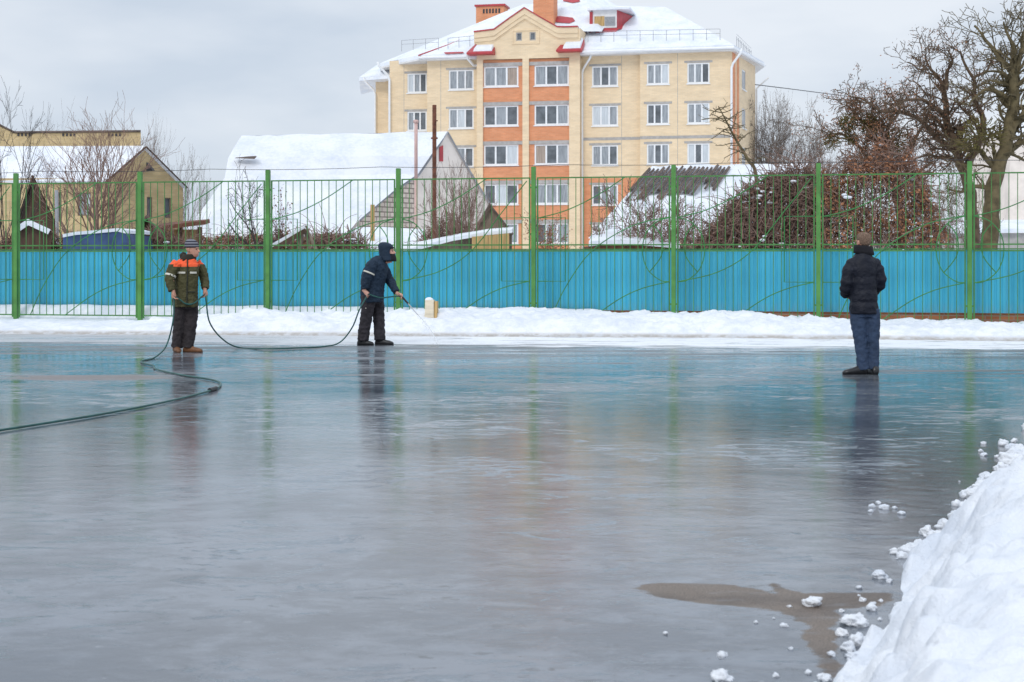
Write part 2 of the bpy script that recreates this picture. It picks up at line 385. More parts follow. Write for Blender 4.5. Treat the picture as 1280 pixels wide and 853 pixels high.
GL = ['glass_dark', 'glass_mid', 'glass_light', 'glass_warm']
def window(parent, O, u, v, s0, s1, z0, z1, n=3, depth=.10, tints=None, sill=True, fw=.07, label=None, fm=None):
    O = Vector(O); u = Vector(u); v = Vector(v); fm = fm or M['white_trim']
    def q(s, z, d): p = O + u * s + v * d; return (p.x, p.y, z)
    def bar(mb, a, b, c, d, d0, d1):
        mb.hexa([q(a, c, d0), q(b, c, d0), q(b, c, d1), q(a, c, d1)], [q(a, d, d0), q(b, d, d0), q(b, d, d1), q(a, d, d1)])
    d0, d1 = depth - .05, depth + .03
    f = MB()
    e = .002
    bar(f, s0 + e, s0 + fw, z0 + e, z1 - e, d0, d1); bar(f, s1 - fw, s1 - e, z0 + e, z1 - e, d0, d1)
    bar(f, s0 + fw, s1 - fw, z0 + e, z0 + fw, d0, d1); bar(f, s0 + fw, s1 - fw, z1 - fw, z1 - e, d0, d1)
    xs = [s0 + fw / 2 + (s1 - s0 - fw) * k / n for k in range(n + 1)]
    for x in xs[1:-1]: bar(f, x - fw * .55, x + fw * .55, z0 + fw, z1 - fw, d0 - .004, d1)
    fo = f.build('window', fm, parent)
    if label: fo['label'] = label
    g = MB(); tints = tints or [random.choice([0, 1, 1, 0, 2]) for _ in range(n)]
    for k in range(n):
        g.m = tints[k % len(tints)]
        g.quad(q(xs[k], z0 + fw * .5, depth), q(xs[k + 1], z0 + fw * .5, depth), q(xs[k + 1], z1 - fw * .5, depth), q(xs[k], z1 - fw * .5, depth))
    g.build('pane', [M[k] for k in GL], fo)
    if sill:
        t = MB(); bar(t, s0 - .05, s1 + .05, z0 - .07, z0 - .004, -.09, d0); t.build('sill', M['white_trim'], fo)
    return fo

# ================================================================== SETTING
g = MB()
for x0, x1, y0, y1 in [(-1500, 1500, -600, 2500)]:
    g.quad((x0, y0, -.012), (x1, y0, -.012), (x1, y1, -.012), (x0, y1, -.012))
struct('snowy_ground', g, SNOW)
# bare patch of asphalt where the ice has not formed
ol = [(795, 735), (812, 730), (850, 729), (900, 731), (938, 735), (962, 741), (974, 745), (968, 738), (960, 732), (966, 730), (985, 737), (1003, 742), (1040, 742), (1085, 741), (1112, 743), (1112, 757), (1080, 759), (1050, 762), (1044, 772), (1046, 790), (1042, 812), (1052, 840), (1040, 850), (1022, 822), (1003, 797), (1008, 782), (995, 770), (960, 764), (915, 758), (865, 752), (822, 746)]
og = [G(*q) for q in ol]
def sdist(x, y):                                  # signed distance to the outline, positive inside
    ins = False; best = 9
    for (a, b) in zip(og, og[1:] + og[:1]):
        if (a.y > y) != (b.y > y) and x < (b.x - a.x) * (y - a.y) / (b.y - a.y) + a.x: ins = not ins
        dx, dy = b.x - a.x, b.y - a.y; t = max(0, min(1, ((x - a.x) * dx + (y - a.y) * dy) / (dx * dx + dy * dy))); best = min(best, math.hypot(x - a.x - dx * t, y - a.y - dy * t))
    return best if ins else -best
xs = [-30, -10, -3, 0] + [.25 + .022 * k for k in range(88)] + [3, 8, 30]; ys = [-12, 0, 3, 4.6] + [4.8 + .024 * k for k in range(84)] + [7.5, 12, 20, 28.5]
me = bpy.data.meshes.new('ice_rink'); nyy = len(ys)
me.from_pydata([(x, y, 0) for x in xs for y in ys], [], [(i * nyy + j, (i + 1) * nyy + j, (i + 1) * nyy + j + 1, i * nyy + j + 1) for i in range(len(xs) - 1) for j in range(nyy - 1)])
at_ = me.attributes.new('bare', 'FLOAT', 'POINT'); at_.data.foreach_set('value', [max(-.5, min(.5, sdist(x, y))) if -.1 < x < 2.4 and 4.5 < y < 7.2 else -.5 for x in xs for y in ys])
me.materials.append(ICE); me.update(); o = bpy.data.objects.new('ice_rink', me); C.objects.link(o); o['kind'] = 'structure'

# the long ploughed bank before the fence
EDGE = [(-14, 27.9), (-10, 27.4), (-4, 26.9), (0, 26.5), (4, 26.1), (9, 25.0), (14, 23.8)]
def fenceY(x): return 31.5 + (x + 10.56) * (27.5 - 31.5) / (8.5 + 10.56)
CREST = [(-14, .13), (-9.5, .14), (-7.2, .16), (-6.2, .26), (-5, .36), (-4, .34), (-3.0, .30), (-1.7, .42), (-.6, .40), (0, .46), (.9, .42), (1.8, .34), (2.9, .37), (3.8, .36), (4.4, .42), (5.2, .28), (6.5, .25), (9, .22), (14, .22)]
g = MB(); nx = 520; ny = 64; x0 = -15; x1 = 15
for i in range(nx + 1):
    x = x0 + (x1 - x0) * i / nx
    ye = lerp_tab(EDGE, x) + .10 * noise.fractal(Vector((x * .9, 0, 3)), 1, 2, 4); yf = fenceY(x) + .72; hc = lerp_tab(CREST, x)
    for j in range(ny + 1):
        t = j / ny; y = ye - .03 + (yf - ye) * t ** 1.25; d = y - ye
        h = hc * (sm(d / .55) * .55 + sm((d - .1) / 1.5) * .45) * (1 - .35 * sm((d - 1.6) / 1.6))
        p = Vector((x, y, 0))
        ridge = max(0, noise.fractal(p * 1.5, 1, 2, 5)); lump = noise.noise(p * 5.5)
        h += sm(d / .3) * (.12 * ridge + .042 * lump + .030 * noise.noise(p * 11) + .015 * noise.noise(p * 23)) * (.4 if x < -7 else 1)
        h = max(h, (.395 + .03 * noise.noise(p * 1.4)) * sm((y - fenceY(x) + .1) / .55) * (1 - sm((x - 1.5) / 1.5)))
        g.v.append((x, y, h if j else -.01))
for i in range(nx):
    for j in range(ny):
        a = i * (ny + 1) + j; g.f.append((a, a + ny + 1, a + ny + 2, a + 1)); g.mi.append(0)
struct('snow_bank', g, BANK, smooth=True)

# the near heap at the right
NE = [(1.5, -.55), (3, .25), (4, .72), (5.03, 1.11), (6.1, 1.55), (7.25, 2.12), (8.5, 2.72), (10.7, 3.72), (14, 5.3), (20, 8.4)]
g = MB(); nu = 620; nv = 230
for i in range(nu + 1):
    y = 2.2 + 15 * (i / nu) ** 1.3
    xe = lerp_tab(NE, y) + (.16 * noise.fractal(Vector((y * 1.1, 7, 3)), 1, 2, 4)) * (.35 + .65 * sm((y - 5) / 2.5))
    for j in range(nv + 1):
        d = 6.5 * (j / nv) ** 1.5; x = xe + d * .95; yy = y - d * .25
        p = Vector((x, yy, 0))
        h = .24 * sm(d / .5) + .48 * (1 - math.exp(-max(0, d - .1) / .95)) 
        vd = noise.voronoi(p * 5.5 + Vector((0, 0, h * 4)))[0][0]; vd2 = noise.voronoi(p * 12)[0][0]
        h += (.21 * max(0, .62 - vd) * (.25 + .75 * math.exp(-d / .55)) + .06 * max(0, .6 - vd2) * (.35 + .65 * math.exp(-d / .7))) * sm((d + .03) / .07)
        h += sm(d / .25) * (.09 * noise.fractal(p * 1.25, 1, 2, 4) + .035 * noise.noise(p * 4.2) + .05 * abs(noise.noise(p * 2.6 + Vector((9, 1, 4)))) + .016 * noise.noise(p * 9) + .009 * noise.noise(p * 19) + .05 * max(0, noise.noise(p * 3.3 + Vector((2, 2, 2)))) ** .8 * math.exp(-d / .5))
        g.v.append((x, yy, h if j else -.01))
for i in range(nu):
    for j in range(nv):
        a = i * (nv + 1) + j; g.f.append((a, a + 1, a + nv + 2, a + nv + 1)); g.mi.append(0)
struct('snow_heap', g, SNOW, smooth=True)

# ================================================================== GREEN FENCE
PX = [20, 175, 335, 498, 667, 842, 1023, 1212]
fa = Vector((-10.56, 31.5, 0)); fb = Vector((8.5, 27.5, 0)); fu = (fb - fa).normalized(); fv = Vector((-fu.y, fu.x, 0))
def fs(px):
    k = (px - 640) / F; return (k * fa.y - fa.x) / (fu.x - k * fu.y)
S = [fs(p) for p in PX]; step = (S[-1] - S[0]) / 7
S = [S[0] - step] + S + [S[-1] + step, S[-1] + 2 * step]
fence = thing('metal_fence', 'tall green bar fence with curved scrollwork between square posts', 'fence', tuple(fa), math.atan2(fu.y, fu.x))
TOPZ, MID1, MID2, BOT = 2.985, 1.665, 1.545, .20
for i, s in enumerate(S):
    m = MB(); m.box((s - .042, -.042, .02), (s + .042, .042, 3.2)); m.box((s - .036, -.036, 3.2), (s + .036, .036, 3.208))
    m.build('post', M['fence_green'], fence, world=False)
for i in range(len(S) - 1):
    a, b = S[i] + .08, S[i + 1] - .08; W = b - a
    m = MB()
    for z in (TOPZ, MID1, MID2, BOT): m.box((a, -.012, z - .013), (b, .012, z + .013))
    for x in (a, b): m.box((x - .014, -.011, BOT - .05), (x + .014, .011, TOPZ + .012))
    for x in (S[i] + .05, b):
        for z in (TOPZ - .2, BOT + .3): m.box((x - .01, -.009, z), (x + .04, .009, z + .03))
    nb = 16
    for k in range(1, nb + 1):
        x = a + W * k / (nb + 1); m.box((x - .0065, -.0065, BOT), (x + .0065, .0065, TOPZ))
    pn = m.build('bar_panel', M['bar_green'], fence, world=False)
    m = MB(); yy = -.024
    def arc(pts, r=.0105): m.tube(spline([(a + W * p[0], yy, p[1]) for p in pts], 8), r, 5)
    rect_left = (i % 2 == 1)       # posts 1,3,5.. (px 20, 335, 667, 1023) carry squares
    Rm = (lambda p: p) if True else None
    arc([(0, 2.19), (.22, 2.34), (.45, 2.62), (.67, TOPZ)])
    if rect_left: arc([(.10, BOT), (.22, .85), (.42, 1.55), (.72, 2.03), (1, 2.2)])
    else: arc([(0, .95), (.3, 1.14), (.55, 1.55), (.8, 2.35), (.98, TOPZ - .06)])
    arc([(.40, BOT), (.62, .6), (.8, .82), (1, .95)])
    def mir(pts, e): return pts if e == 0 else [(1 - p[0], p[1]) for p in pts]
    er = 0 if rect_left else 1; ee = 1 - er
    x_ = a if er == 0 else b; dx = W * .215 * (1 if er == 0 else -1)
    m.tube([(x_, yy, 2.2), (x_ + dx, yy, 2.2), (x_ + dx, yy, .95), (x_, yy, .95)], .0105, 4)
    arc(mir([(0, 2.19), (.10, 2.1), (.18, 1.85), (.20, 1.5), (.16, 1.18), (.07, .98), (0, .95)], ee))
    arc(mir([(.12, 2.06), (.055, 1.8), (.06, 1.45), (.15, 1.13)], ee))
    m.build('scrollwork', M['scroll_green'], pn, world=False)

# thin cable strung above the fence
m = MB()
for k in range(7):
    pa = fa + fu * (S[0] - 3 + k * 4.2) + fv * 4.2; pb = fa + fu * (S[0] - 3 + (k + 1) * 4.2) + fv * 4.2
    pts = [Vector((pa.lerp(pb, t / 8).x, pa.lerp(pb, t / 8).y, 3.47 + .035 * (t / 4 - 1) ** 2)) for t in range(9)]
    m.tube(pts, .006, 4)
tag(m.build('overhead_cable', M['cable']), 'thin dark cable strung level just above the green fence', 'cable')

# ================================================================== BLUE SHEET FENCE
bf = thing('sheet_metal_fence', 'low bright blue corrugated sheet fence behind the green bars', 'fence', tuple(fa + fv * .75), math.atan2(fu.y, fu.x))
sheet = 2.3; s = S[0] - .4
while s < S[-1]:
    m = MB(); e = s + sheet; p = .105; k = s; prof = []
    while k < e - 1e-6:
        prof += [(k, 0), (k + .055, 0), (k + .067, .016), (k + .093, .016)]; k += p
    prof.append((k, 0))
    tz = Z(313, 31) + .004 * random.Random(int(s * 10)).uniform(-1, 1)
    for (a, ya), (b, yb) in zip(prof, prof[1:]):
        m.hexa([(a, ya, .36), (b, yb, .36), (b, yb + .003, .36), (a, ya + .003, .36)], [(a, ya, tz), (b, yb, tz), (b, yb + .003, tz), (a, ya + .003, tz)])
    m.build('sheet_panel', M['blue'], bf, world=False); s = k + .002
m = MB(); m.box((S[0] - .4, -.03, tz + .008), (S[-1], .05, tz + .028)); m.build('top_rail', M['scroll_green'], bf, world=False)
m = MB(); m.box((S[0] - .4, .03, -.05), (S[-1], .25, .353)); m.box((S[0] - .4, -.08, -.05), (S[-1], .028, .31)); m.build('brick_plinth', M['plinth'], bf, world=False)

# ================================================================== APARTMENT BUILDING
A0 = Vector((-8.85, 107, 0)); bu = Vector((24.01, -5, 0)).normalized(); bv = Vector((-bu.y, bu.x, 0))
bld = thing('apartment_building', 'five storey yellow brick apartment block with orange bays and snowy hipped roof', 'building', tuple(A0), math.atan2(bu.y, bu.x))
def bs(px, o=0):
    k = (px - 640) / F; return (k * (A0.y + o * bv.y) - A0.x - o * bv.x) / (bu.x - k * bu.y)
def bz(px, py, o=0):
    s_ = bs(px, o); Yd = A0.y + s_ * bu.y + o * bv.y; return CH + (HY - py) * Yd / F
def L3(px, py, o): return (bs(px, o), o, bz(px, py, o))      # local coordinates
O0 = (0, 0, 0); U = (1, 0, 0); V = (0, 1, 0)
EZ = 15.72
tops = [14.76 - 2.775 * k for k in range(5)]; WH = 1.42
class LP:                                   # local frame wall
    pass
def lw(mb, s0, s1, o, z0, z1, ops=(), depth=.14): wall(mb, (0, o, 0), U, V, s0, s1, z0, z1, ops, depth)
wins = []
y = MB()
def col(px0, px1, pw, o, z1=EZ, brickfrom=None):
    ops = []
    for (a, b) in pw:
        sa, sb = bs(a, o), bs(b, o)
        for t in tops: ops.append((sa, sb, t - WH, t)); wins.append((sa, sb, t - WH, t, o, 3))
    lw(y, bs(px0, o), bs(px1, o), o, 0, z1, ops)
col(487, 534, [(509, 534 - .6)], 1.3)
oL = 0.0
col(534, 597, [(561, 592)], oL)
# right of the bay: second storey and below in orange brick
sa, sb = bs(740, 0), bs(772.5, 0)
ops = [(sa, sb, t - WH, t) for t in tops]
lw(y, bs(724, 0), bs(801, 0), 0, 6.9, EZ, ops[:3])
for q in ops: wins.append((*q, 0, 3))
ob = MB(); lw(ob, bs(724, 0), bs(801, 0), 0, 0, 6.9, ops[3:])
col(800, 914.5, [(808.5, 836.5), (859, 887)], -.45)
# returns between steps
def ret(s, o0, o1, z0=0, z1=EZ, mb=None): (mb or y).quad((s, o0, z0), (s, o1, z0), (s, o1, z1), (s, o0, z1))
ret(bs(534, oL), oL, 1.3); ret(bs(800, -.45), -.45, 0)
# projecting bay
oc = -.9
CX = [596, 603.5, 653, 661, 711.5, 725]; cs = [bs(p, oc) for p in CX]
GZ = bz(656, 73.5, oc)      # bottom of gable
for a, b in ((0, 1), (2, 3), (4, 5)):
    y.box((cs[a], oc, 0), (cs[b], oc + .3, GZ)) if True else None
lw(ob, cs[1], cs[2], oc + .18, 0, 15.0, [], 0) if False else None
bayops = []
for (a, b, wa, wb) in ((1, 2, 604.5, 648), (3, 4, 668, 711.2)):
    sa, sb = max(bs(wa, oc + .18), cs[a] + .03), min(bs(wb, oc + .18), cs[b] - .03)
    ops = [(sa, sb, t - WH - .02 + .08, t + .08) for t in tops]
    lw(ob, cs[a], cs[b], oc + .18, 0, GZ, ops)
    for q in ops: wins.append((*q, oc + .18, 3))
    for t in tops:       # concrete lintel over each bay window
        bayops.append((cs[a] + .003, cs[b] - .003, t + .082, min(GZ - .01, t + .33)))

ret(cs[0], oc, 1.3); ret(cs[5], oc, .3)
# gable of the bay, a bell shaped outline
gp = [(593, 38.5), (610, 37), (618, 36.2), (637, 23), (656, 10.5), (676, 23), (697, 35.5), (706, 36), (722.5, 36)]
gl = [(bs(p[0], oc), bz(656, p[1], oc)) for p in gp]
gx0, gx1 = gl[0][0], gl[-1][0]
wz0, wz1 = bz(656, 51, oc), bz(656, 40.5, oc); w1 = (bs(645, oc), bs(652.5, oc)); w2 = (bs(662, oc), bs(669.5, oc))
topb = bz(656, 37, oc)
lw(y, cs[0], cs[5], oc, GZ, wz1 + .12, [(w1[0], w1[1], wz0, wz1), (w2[0], w2[1], wz0, wz1)])
zz = wz1 + .12
lp = [(cs[0], oc, zz), (cs[5], oc, zz)] + [(max(cs[0], min(cs[5], a)), oc, max(b - .05, zz)) for a, b in reversed(gl)]
y.quad(*lp)
# back of gable + flanks
y.quad((cs[0], oc, GZ), (cs[0], oc, topb), (cs[0], 3, topb), (cs[0], 3, GZ)); y.quad((cs[5], oc, GZ), (cs[5], 3, GZ), (cs[5], 3, topb), (cs[5], oc, topb))
# side wall at the right, and the rest of the shell
Bk = Vector(ROOTM[bld.name].inverted() @ Vector((X(944, 110.5), 110.5, 0)))
c0 = Vector((bs(914.5, -.45), -.45, 0)); sidev = (Bk - c0); sl = sidev.length; sidev.normalize(); inw = Vector((-sidev.y, sidev.x, 0))
sops = [(sl * .42, sl * .58, t - WH, t) for t in tops]
wall(y, tuple(c0), tuple(sidev), tuple(inw), 0, sl, 0, EZ, sops, .14)
BKO = 11.5
bl = (bs(487, 1.3), 1.3)
y.quad((bl[0], bl[1], 0), (bl[0], bl[1], EZ), (bl[0] + .3, BKO, EZ), (bl[0] + .3, BKO, 0))
y.quad((bl[0] + .3, BKO, 0), (bl[0] + .3, BKO, EZ), (Bk.x, Bk.y, EZ), (Bk.x, Bk.y, 0))
# set back wing at far left
wz = bz(470, 97, 4.5)
y.box((bs(469.5, 4.5), 4.5, 0), (bs(487, 4.5) + .4, 10.5, wz))
y.build('wall', M['yellow_brick'], bld, world=False)
ob.build('orange_bay_wall', M['orange_brick'], bld, world=False);
for q in bayops:
    lin = MB(); lin.box((q[0], oc + .11, q[2]), (q[1], oc + .178, q[3])); lin.build('lintel_band', M['concrete'], bld, world=False)
# corner stripes, belt course, vertical joints
m = MB()
for a, b in ((.25, 1.35), (1.9, 2.75)):
    p0 = c0 + sidev * a - inw * .02; p1 = c0 + sidev * b - inw * .02
    m.hexa([(p0.x, p0.y, 0), (p1.x, p1.y, 0), (p1.x + .02 * inw.x, p1.y + .02 * inw.y, 0), (p0.x + .02 * inw.x, p0.y + .02 * inw.y, 0)], [(p0.x, p0.y, EZ - .1), (p1.x, p1.y, EZ - .1), (p1.x + .02 * inw.x, p1.y + .02 * inw.y, EZ - .1), (p0.x + .02 * inw.x, p0.y + .02 * inw.y, EZ - .1)])
m.build('corner_stripe', M['orange_brick'], bld, world=False)
m = MB(); bz_ = bz(800, 173, 0)
m.box((bs(728, 0), -.02, bz_ - .1), (bs(800, -.45) - .01, -.002, bz_ + .1)); m.box((bs(800, -.45), -.47, bz_ - .1), (c0.x, -.453, bz_ + .1))
for o_, p in ((0, 777), (-.45, 847), (1.3, 505), (0, 551)):
    m.box((bs(p, o_) - .015, o_ - .006, 0), (bs(p, o_) + .015, o_ - .002, EZ - .03))
for (sa, sb, za, zb, o_, n_) in wins:
    if o_ > oc + .1: m.box((sa - .2, o_ - .02, zb + .004), (sb + .2, o_ - .003, zb + .15))
m.build('belt_course', M['concrete'], bld, world=False)
rnd = random.Random(5)
for k, (sa, sb, za, zb, o_, n_) in enumerate(wins):
    tt = [rnd.choice([0, 1, 1, 1, 2, 0]) for _ in range(3)]
    if o_ == oc + .18: tt = [rnd.choice([0, 1, 1, 3, 0, 1, 2]) for _ in range(3)]
    def T(q): return q
    fo = None
    O = ROOTM[bld.name] @ Vector((0, o_, 0))
    window(bld, O, bu, bv, sa, sb, za, zb, 3, .09, tt, fw=.11 if o_ == oc + .18 else .10)
Oc = ROOTM[bld.name] @ Vector((0, oc, 0))
for wq in (w1, w2): window(bld, Oc, bu, bv, wq[0], wq[1], wz0, wz1, 1, .09, [0], sill=False, fw=.08, fm=M['concrete'])
Os = ROOTM[bld.name] @ c0; mr3 = ROOTM[bld.name].to_3x3()
for q in sops: window(bld, Os, mr3 @ sidev, mr3 @ inw, *q, 2, .09, [1, 0], fw=.09)
# attic window surround
m = MB(); a_, b_ = w1[0] - .28, w2[1] + .28
for q in ((a_, b_, wz1 + .1, wz1 + .17), (a_, b_, wz0 - .25, wz0 - .18), (a_, a_ + .07, wz0 - .18, wz1 + .1), (b_ - .07, b_, wz0 - .18, wz1 + .1)): m.box((q[0], oc - .05, q[2]), (q[1], oc - .003, q[3]))
m.build('attic_surround', M['yellow_brick'], bld, world=False)
# gable mouldings: two stepped cornices and a red coping with snow
def band(mb, off0, off1, d0, d1):
    for (x0_, z0_), (x1_, z1_) in zip(gl, gl[1:]):
        mb.hexa([(x0_, oc - d1, z0_ - off1), (x1_, oc - d1, z1_ - off1), (x1_, oc - d0, z1_ - off1), (x0_, oc - d0, z0_ - off1)],
                [(x0_, oc - d1, z0_ - off0), (x1_, oc - d1, z1_ - off0), (x1_, oc - d0, z1_ - off0), (x0_, oc - d0, z0_ - off0)])
m = MB(); band(m, .03, .45, -.25, .16); band(m, .453, .75, -.2, .10); band(m, .753, .86, -.2, .03); m.build('gable_cornice', M['yellow_brick'], bld, world=False)
m = MB(); band(m, -.06, .027, -.3, .24); m.build('gable_coping', M['red_metal'], bld, world=False)
# roofs
m = MB(); TH = .32
rl = L3(668, 7, 7.0); RZ = 20.05
rr = (bs(832, 6.2), 6.2, bz(832, 9, 6.2)); rl = (bs(655, 7.2), 7.2, bz(655, 5, 7.2))
fl = (bs(523, -.6), -.6, EZ + .1); fr = (bs(917, -1.1), -1.1, EZ + .12); sb_ = (bs(955, 9.6), 9.6, bz(955, 78, 9.6))
flb = (bs(475, 3.2), 3.2, EZ + .1)
bbk = (bs(480, 12.5), 12.5, EZ); bbr = (sb_[0] - 1, 12.8, EZ)
def slab(mb, pts, t, up=(0, 0, 1)): mb.hexa([(p[0], p[1], p[2] - t) for p in pts], pts)
m.quad(fl, fr, rr, rl); m.quad(fl, rl, flb); m.quad(fr, sb_, rr); m.quad(flb, rl, bbk); m.quad(rl, rr, bbr, bbk); m.quad(rr, sb_, bbr)
slp = MB()
for a, b in ((fl, fr), (flb, fl), (fr, sb_)):
    slp.quad((a[0], a[1], a[2] - .26), (b[0], b[1], b[2] - .26), b, a)
roof = m.build('roof', SNOW, bld, world=False); slp.build('snow_edge', SNOW, roof, world=False)
m = MB()
pl = [(p[0], p[1], p[2] - .262) for p in (fl, fr, sb_, bbr, bbk, flb)]; m.hexa([(p[0], p[1], p[2] - .12) for p in pl], pl); m.build('soffit', M['soffit'], roof, world=False)
# left wing roof
m = MB()
e = [(bs(449, 4), 4.0, bz(449, 97, 4)), (bs(487, 2.9) + .1, 2.9, bz(487, 94, 2.9)), (bs(487, 10) + .6, 10.5, 15.3), (bs(449, 10), 10.5, 14.6)]
ap_ = (bs(487, 7), 7, bz(487, 80, 7)); ap2 = (bs(470, 7.5), 7.5, bz(470, 82, 7.5))
m.quad(e[0], e[1], ap_, ap2); m.quad(e[0], ap2, e[3]); m.quad(ap2, ap_, e[2], e[3])
m.hexa([(p[0], p[1], p[2] - .25) for p in e], [(p[0], p[1], p[2] - .004) for p in e]); m.build('wing_roof', SNOW, bld, world=False)
# cross roof behind the gable: ridge runs back, snow covered, plus a higher mound
m = MB()
gpk = gl[4]
rk = [(a, oc + .32, b + .02) for a, b in gl]; bk = [(p[0], 7.0, p[2]) for p in rk]
for k in range(len(rk) - 1): m.hexa([(q[0], q[1], q[2] - .15) for q in (rk[k], rk[k + 1], bk[k + 1], bk[k])], [rk[k], rk[k + 1], bk[k + 1], bk[k]])
m.build('gable_roof', SNOW, bld, world=False)
m = MB()      # raised hipped stair head roof to the right of the chimney, runs out of the top of the picture
q0, q1, q2, q3 = L3(684, 38, 1.2), L3(752, 40, 1.2), (bs(772, 8), 8, bz(772, 8, 8)), (bs(668, 8), 8, bz(668, 4, 8)); ap_ = (bs(722, 7.5), 7.5, bz(722, -22, 7.5))
m.quad(q0, q1, ap_); m.quad(q1, q2, ap_); m.quad(q3, q0, ap_); m.quad(q2, q3, ap_); ur = m.build('raised_roof', SNOW, bld, world=False)
def onplane(tri, px, py, lift=.05):            # local point where a pixel ray meets a roof plane
    a, b, c = [Vector(t) for t in tri]; nrm = (b - a).cross(c - a).normalized(); 
    if nrm.z < 0: nrm = -nrm
    inv = ROOTM[bld.name].inverted(); o_ = inv @ Vector((0, 0, CH)); d_ = (inv @ P(px, py, 100)) - o_
    t = (a - o_).dot(nrm) / d_.dot(nrm); return tuple(o_ + d_ * t + nrm * lift)
tri = (q0, q1, ap_)
for patch in ([(687, 22), (700, 21), (716, 23), (719, 27), (712, 30), (697, 29), (688, 26)], [(703, -2), (724, -2), (725, 3), (716, 4.5), (704, 2)]):
    m = MB(); m.quad(*[onplane(tri, a, b) for a, b in patch]); m.build('bare_roof_patch', M['red_metal'], bld, world=False)
tri = (fl, fr, rr)
for patch in ([(555, 66.3), (579, 65.6), (580, 67.5), (557, 68.5)], [(611, 32), (637, 22), (640, 24), (618, 33)], [(734, 37), (738, 24), (741, 22), (742, 36)], ):
    m = MB(); m.quad(*[onplane(tri, a, b) for a, b in patch]); m.build('bare_roof_patch', M['red_metal'], bld, world=False)
m = MB()
hp = [onplane((fl, fr, rr), px, py, .03) for px, py in ((523, 70), (560, 57), (600, 41), (642, 21))]
m.tube(hp, .05, 5); m.build('ridge_strip', M['red_metal'], bld, world=False)
# shoulder roofs on each side of the bay
def shoulder(a, b, ya, yb):
    m = MB(); o1, o2 = -1.7, -.1
    s0_, s1_ = bs(a, o1), bs(b, o1); z0_ = bz((a + b) / 2, yb, o1); z1_ = bz((a + b) / 2, ya, o2)
    m.hexa([(s0_, o1, z0_ - .12), (s1_, o1, z0_ - .12), (s1_, o2, z0_ - .12), (s0_, o2, z0_ - .12)], [(s0_, o1, z0_), (s1_, o1, z0_), (s1_ - .05, o2, z1_), (s0_ + .35, o2, z1_)])
    so = m.build('shoulder_roof', M['red_metal'], bld, world=False)
    m = MB(); m.hexa([(s0_ + .45, o1 + .15, z0_ + .09), (s1_ - .1, o1 + .15, z0_ + .09), (s1_ - .1, o2 - .2, z1_ - .05), (s0_ + .6, o2 - .2, z1_ - .05)], [(s0_ + .5, o1 + .2, z0_ + .30), (s1_ - .15, o1 + .2, z0_ + .30), (s1_ - .15, o2 - .2, z1_ + .10), (s0_ + .65, o2 - .2, z1_ + .10)])
    m.build('snow_cap', SNOW, so, world=False)
shoulder(583, 616, 54, 65.5); shoulder(695, 727, 50, 62)
# dormer
m = MB(); do = 2.2; dz0, dz1 = bz(760, 35, do), bz(760, 13, do); d0, d1 = bs(741, do), bs(771, do)
m.quad((d0, do, dz0), (d1, do, dz0), (d1, do, dz1), (d0, do, dz1)); m.quad((d0, do, dz0), (d0, do, dz1), (d0, 6, dz1 + .1), (d0, 6, dz0))
dm = m.build('dormer', M['soffit'], bld, world=False)
m = MB(); m.quad((d1, do, dz0), (d1 + .45, do + .2, dz0 - .2), (d1 + 1.1, 5.5, dz1 - .1), (d1, do, dz1)); m.box((d0 - .22, do - .08, dz0 - .5), (d0 - .003, do + .6, dz1 - .1)); m.quad((d0 + .3, do - .25, dz0 - .42), (d1 - .1, do - .25, dz0 - .42), (d1 + .25, do - .02, dz0 - .02), (d0, do - .02, dz0 - .02))
m.quad((d1 + .001, do + .01, dz1 + .02), (d1 + 1.2, 5.6, dz1 + .05), (d1 + .3, 6, dz1 + .1)); m.build('dormer_cheek', M['red_metal'], dm, world=False)
m = MB(); m.box((d0 - .35, do - .35, dz1), (d1 + 1.0, 6.3, dz1 + .14)); m.build('snow_cap', SNOW, dm, world=False)
m = MB(); m.box((d0 + .12, do - .03, dz0 + .15), ((d0 + d1) / 2 - .02, do - .004, dz1 - .42)); m.build('yellow_panel', M['yellow_wood'], dm, world=False)
m = MB()
for k in range(7):
    zk = dz0 + .15 + k * (dz1 - dz0 - .6) / 7; m.box(((d0 + d1) / 2 + .02, do - .05, zk), (d1 - .12, do - .004, zk + .07))
m.build('louvre', M['rail'], dm, world=False)
# chimneys
def chimney(a, b, t, bt, o, cap=True, slots=0):
    m = MB(); s0_, s1_ = bs(a, o), bs(b, o); zt = bz((a + b) / 2, t, o); m.box((s0_, o, bz((a + b) / 2, bt, o)), (s1_, o + 1.6, zt)); 
    ch = m.build('chimney', M['orange_brick'], bld, world=False)
    if slots:
        m = MB()
        for k in range(slots):
            x = s0_ + .55 + (s1_ - s0_ - .75) * k / slots; m.box((x, o - .02, zt - .55), (x + .14, o - .003, zt - .2))
        m.build('flue_slot', M['dark'], ch, world=False)
    m = MB(); m.box((s0_ - .1, o - .12, zt + .003), (s1_ + .1, o + 1.7, zt + .14)); m.build('cap', M['red_metal'], ch, world=False)
chimney(595, 630, 8, 36, 9, slots=6); chimney(666.5, 692, -8, 30, 1.5)
